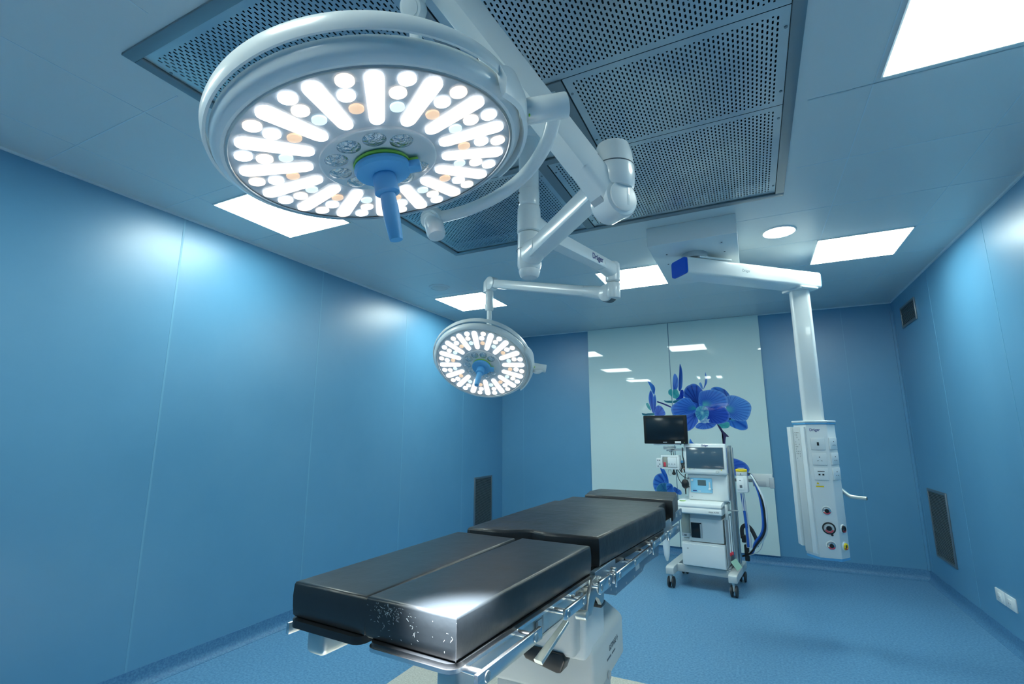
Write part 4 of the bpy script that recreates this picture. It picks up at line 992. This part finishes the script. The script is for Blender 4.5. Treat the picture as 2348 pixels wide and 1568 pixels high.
# hoses
def hose(label, pts, r, m, g=None):
    pts = [MX @ V(p) for p in pts]
    t_ = thing('gas_hose', label, 'hose', pts[-1], 0, 'gas hoses looping beside the anaesthesia machine')
    B().tube(pts, r, n=12, smooth=8).mk('tube', m, t_); return t_
def hp(px, py, y):       # front view table of the machine: horizontal and vertical position in centimetres over the machine's frame
    z = 1.353 - (py - 1018) * .00412; x = (px - 1599 - (1.2 - z) * 18) * .00414
    return (x, y, z)
hose('thick blue hose looping outermost around the right side of the machine', [hp(1700, 1090, .30), hp(1712, 1088, .22), hp(1724, 1112, .18), hp(1733, 1145, .17), hp(1737, 1190, .18), hp(1733, 1215, .2), hp(1718, 1240, .24), hp(1712, 1262, .30), hp(1695, 1272, .34)], .011, 'hoseblue')
hose('black hose looping around the right side of the machine, next to the blue one', [hp(1700, 1086, .32), hp(1712, 1087, .2), hp(1726, 1108, .16), hp(1738, 1150, .15), hp(1742, 1190, .16), hp(1738, 1215, .18), hp(1722, 1242, .22), hp(1708, 1264, .28), hp(1690, 1275, .32)], .0085, 'black')
hose('white hose looping around the right side of the machine', [hp(1702, 1086, .33), hp(1714, 1089, .18), hp(1728, 1112, .14), hp(1740, 1140, .13), hp(1745, 1175, .15), hp(1742, 1215, .19), hp(1722, 1246, .24), hp(1700, 1270, .33)], .0085, 'hosewhite')
hose('straight dark blue hose hanging below the yellow topped vaporiser', [hp(1692, 1130, .20), hp(1697, 1170, .22), hp(1701, 1210, .24), hp(1704, 1250, .26)], .011, 'hoseblue')
hose('straight white hose hanging below the yellow topped vaporiser', [hp(1696, 1130, .22), hp(1702, 1180, .24), hp(1707, 1220, .25), hp(1709, 1250, .26)], .007, 'hosewhite')
hose('thin pale tube sagging lowest on the right of the machine', [hp(1741, 1195, .22), hp(1736, 1230, .24), hp(1728, 1255, .27), hp(1710, 1268, .3), hp(1698, 1274, .32)], .004, 'hosewhite')
t = mthing('breathing_circuit_parts', 'black valve and bag clipped low on the right side of the machine', 'machine accessory', .36, .3, .3)
b = MB(); b.tube([(.325, .31, .46), (.325, .31, .55), (.36, .31, .585), (.40, .31, .56), (.43, .31, .50), (.445, .31, .45), (.44, .31, .40)], .018, n=14); b.mk('bent_bracket', 'rubber', t)
b = MB(); b.box((.335, .31, .46), (.035, .05, .07), .008, seg=3).box((.35, .33, .33), (.04, .05, .15), .008, seg=3); b.mk('valve_body', 'black', t)
MB().box((.375, .315, .44), (.045, .03, .12), .004).mk('mount_plate', 'white2', t)

# patient monitor on its arm, and the module rack below it
t = mthing('patient_monitor', 'black patient monitor on a swivel arm left of the anaesthesia machine', 'monitor', -.29, .12, 1.37)
b = MB(); b.box((-.296, .075, 1.500), (.440, .040, .288), .008, seg=3); M['matblack'] = mat('matt_black_housing', (.008, .010, .012), .5, spec=.25); mo = b.mk('monitor_housing', 'matblack', t)
MB().box((-.296, .0545, 1.508), (.385, .003, .225), .001).mk('monitor_screen', 'screen', mo)
MB().box((-.170, .0535, 1.372), (.060, .002, .020), .0005).mk('sticker', 'paper', mo)
MB().box((-.300, .0545, 1.371), (.040, .001, .007)).mk('small_marking', 'grey', t, smooth=False)
MB().cyl((-.108, .054, 1.371), (-.108, .053, 1.371), .003, n=10).mk('power_light', 'lime', mo)
b = MB(); b.box((-.290, .10, 1.348), (.270, .07, .014), .004); b.mk('monitor_base', 'white2', t)
b = MB(); b.box((-.270, .11, 1.322), (.120, .05, .012), .003).box((-.270, .11, 1.306), (.115, .06, .010), .003).box((-.265, .11, 1.290), (.07, .05, .014), .003).cyl((-.262, .11, 1.286), (-.262, .11, 1.272), .014, n=18); b.mk('swivel_mount', 'steel', t)
b = MB(); b.box((-.160, .13, 1.297), (.200, .035, .022), .004).box((-.06, .16, 1.285), (.03, .10, .05), .004); b.mk('support_arm', 'white2', t)
t = mthing('module_rack', 'white measuring module box with sockets hanging under the black monitor', 'monitor module', -.27, .12, 1.17)
b = MB()
for (c, d) in (((-.262, .10, 1.232), (.175, .10, .018)), ((-.262, .10, 1.112), (.175, .10, .018)), ((-.342, .10, 1.172), (.014, .10, .118)), ((-.182, .10, 1.172), (.022, .10, .118)), ((-.262, .145, 1.172), (.17, .01, .115))): b.box(c, d, .003)
rk_ = b.mk('rack_housing', 'white', t)
MB().box((-.310, .085, 1.172), (.040, .07, .098), .003).mk('clear_module', 'canister', rk_)
MB().box((-.313, .046, 1.150), (.022, .006, .045), .002).mk('module_tab', 'red', rk_)
MB().box((-.240, .08, 1.172), (.090, .07, .098), .003).mk('module_front', 'white2', rk_)
b = MB()
for x in (-.270, -.242, -.214): b.cyl((x, .046, 1.155), (x, .042, 1.155), .007, n=16)
b.mk('connector', 'grey', rk_)
sm = MB().box((-.378, .10, 1.160), (.056, .06, .098), .004).mk('side_module', 'white2', t)
b = MB()
for (x, z) in ((-.388, 1.188), (-.370, 1.188), (-.370, 1.150), (-.388, 1.130)): b.cyl((x, .071, z), (x, .068, z), .006, n=14)
b.mk('socket', 'inkgrey', sm)
b = MB(); b.cyl((-.255, .11, 1.240), (-.262, .11, 1.28), .004, n=10).cyl((-.235, .11, 1.240), (-.238, .11, 1.28), .004, n=10); b.mk('suspension_rod', 'inkgrey', t)
def cable(label, pts, r=.0035, m='rubber', cat='cable', name='sensor_cable'):
    pts = [MX @ V(p) for p in pts]
    t_ = thing(name, label, cat, pts[0], 0, 'cables hanging between monitor and machine'); B().tube(pts, r, n=8, smooth=8).mk('cord', m, t_); return t_
cable('black cable sagging from the module box to the machine', [(-.21, .1, 1.10), (-.20, .1, 1.02), (-.16, .11, .95), (-.13, .12, .93), (-.10, .13, .935)])
cable('short dark cable from the module box to the machine, above the longer sagging one', [(-.205, .1, 1.10), (-.17, .11, 1.05), (-.13, .12, 1.02), (-.10, .13, 1.02)])
cable('black cable running down along the left edge of the machine screen', [(-.142, .10, 1.32), (-.146, .11, 1.24), (-.140, .12, 1.18), (-.15, .12, 1.12), (-.13, .13, 1.08)], .005)
cable('pale looped cable under the module box', [(-.275, .08, 1.104), (-.292, .08, 1.08), (-.288, .08, 1.05), (-.265, .08, 1.045), (-.262, .08, 1.08), (-.268, .08, 1.104)], .004, 'lgrey')
t = mthing('cable_bundle', 'tangle of dark cables with peach clips hanging left of the machine screen', 'cable', -.17, .12, 1.1)
t['group'] = 'cables hanging between monitor and machine'
del t['group']
b = MB()
for i in range(7):
    x0 = -.185 + i * .012; b.tube([(x0, .13, 1.17), (x0 + random.uniform(-.02, .02), .12, 1.13), (x0 + random.uniform(-.02, .02), .125, 1.09), (x0 + random.uniform(-.01, .02), .13, 1.07)], .004, n=8)
b.mk('cord', 'rubber', t)
b = MB()
for i in range(5): b.box((-.175 + i * .016, .115, 1.105 + random.uniform(-.03, .03)), (.012, .010, .016), .003)
M['peach'] = mat('peach_plastic', (.62, .42, .34), .5)
b.mk('clip', 'peach', t)
MB().box((-.165, .14, 1.175), (.06, .03, .03), .005).mk('cable_holder', 'bluetrim', t)
t = mthing('pressure_bulb', 'black rubber bulb hanging against the left side of the machine', 'machine accessory', -.135, .12, .95)
b = MB(); b.lathe([(.0001, .045), (.02, .040), (.033, .02), (.036, 0), (.033, -.025), (.02, -.042), (.006, -.048), (.005, -.10), (.0001, -.10)], MX.inverted() @ MX @ Matrix.Translation((-.135, .10, .965)), 24, cap=False); b.mk('bulb', 'black', t)
b = MB(); b.cyl((-.135, .10, 1.01), (-.130, .11, 1.06), .005, n=10); b.mk('stem', 'rubber', t)
t = mthing('flow_sensor', 'black plug hanging under the module box', 'machine accessory', -.24, .08, 1.08)
b = MB(); b.lathe([(.0001, 1.103), (.008, 1.10), (.009, 1.085), (.018, 1.065), (.019, 1.055), (.012, 1.048), (.0001, 1.046)], Matrix.Translation((-.235, .08, 0)), 20, cap=False); b.mk('plug', 'black', t)
# white oval bag behind the head end of the table
t = mthing('breathing_bag', 'pale white oval bag hanging just above the floor behind the head end of the table', 'breathing bag', -.335, .02, .24)
b = MB(); b.lathe([(.0001, .225), (.012, .235), (.026, .28), (.034, .36), (.034, .46), (.026, .56), (.014, .62), (.012, .68), (.0001, .68)], Matrix.Translation((-.335, .02, 0)) @ Matrix.Diagonal((1, .6, 1, 1)), 28, cap=False); b.mk('bag', 'white2', t)
b = MB(); b.tube([(-.335, .02, .675), (-.335, .02, .72), (-.30, .05, .75), (-.24, .12, .76), (-.19, .18, .76)], .012, n=12); b.mk('bag_arm', 'lgrey', t)
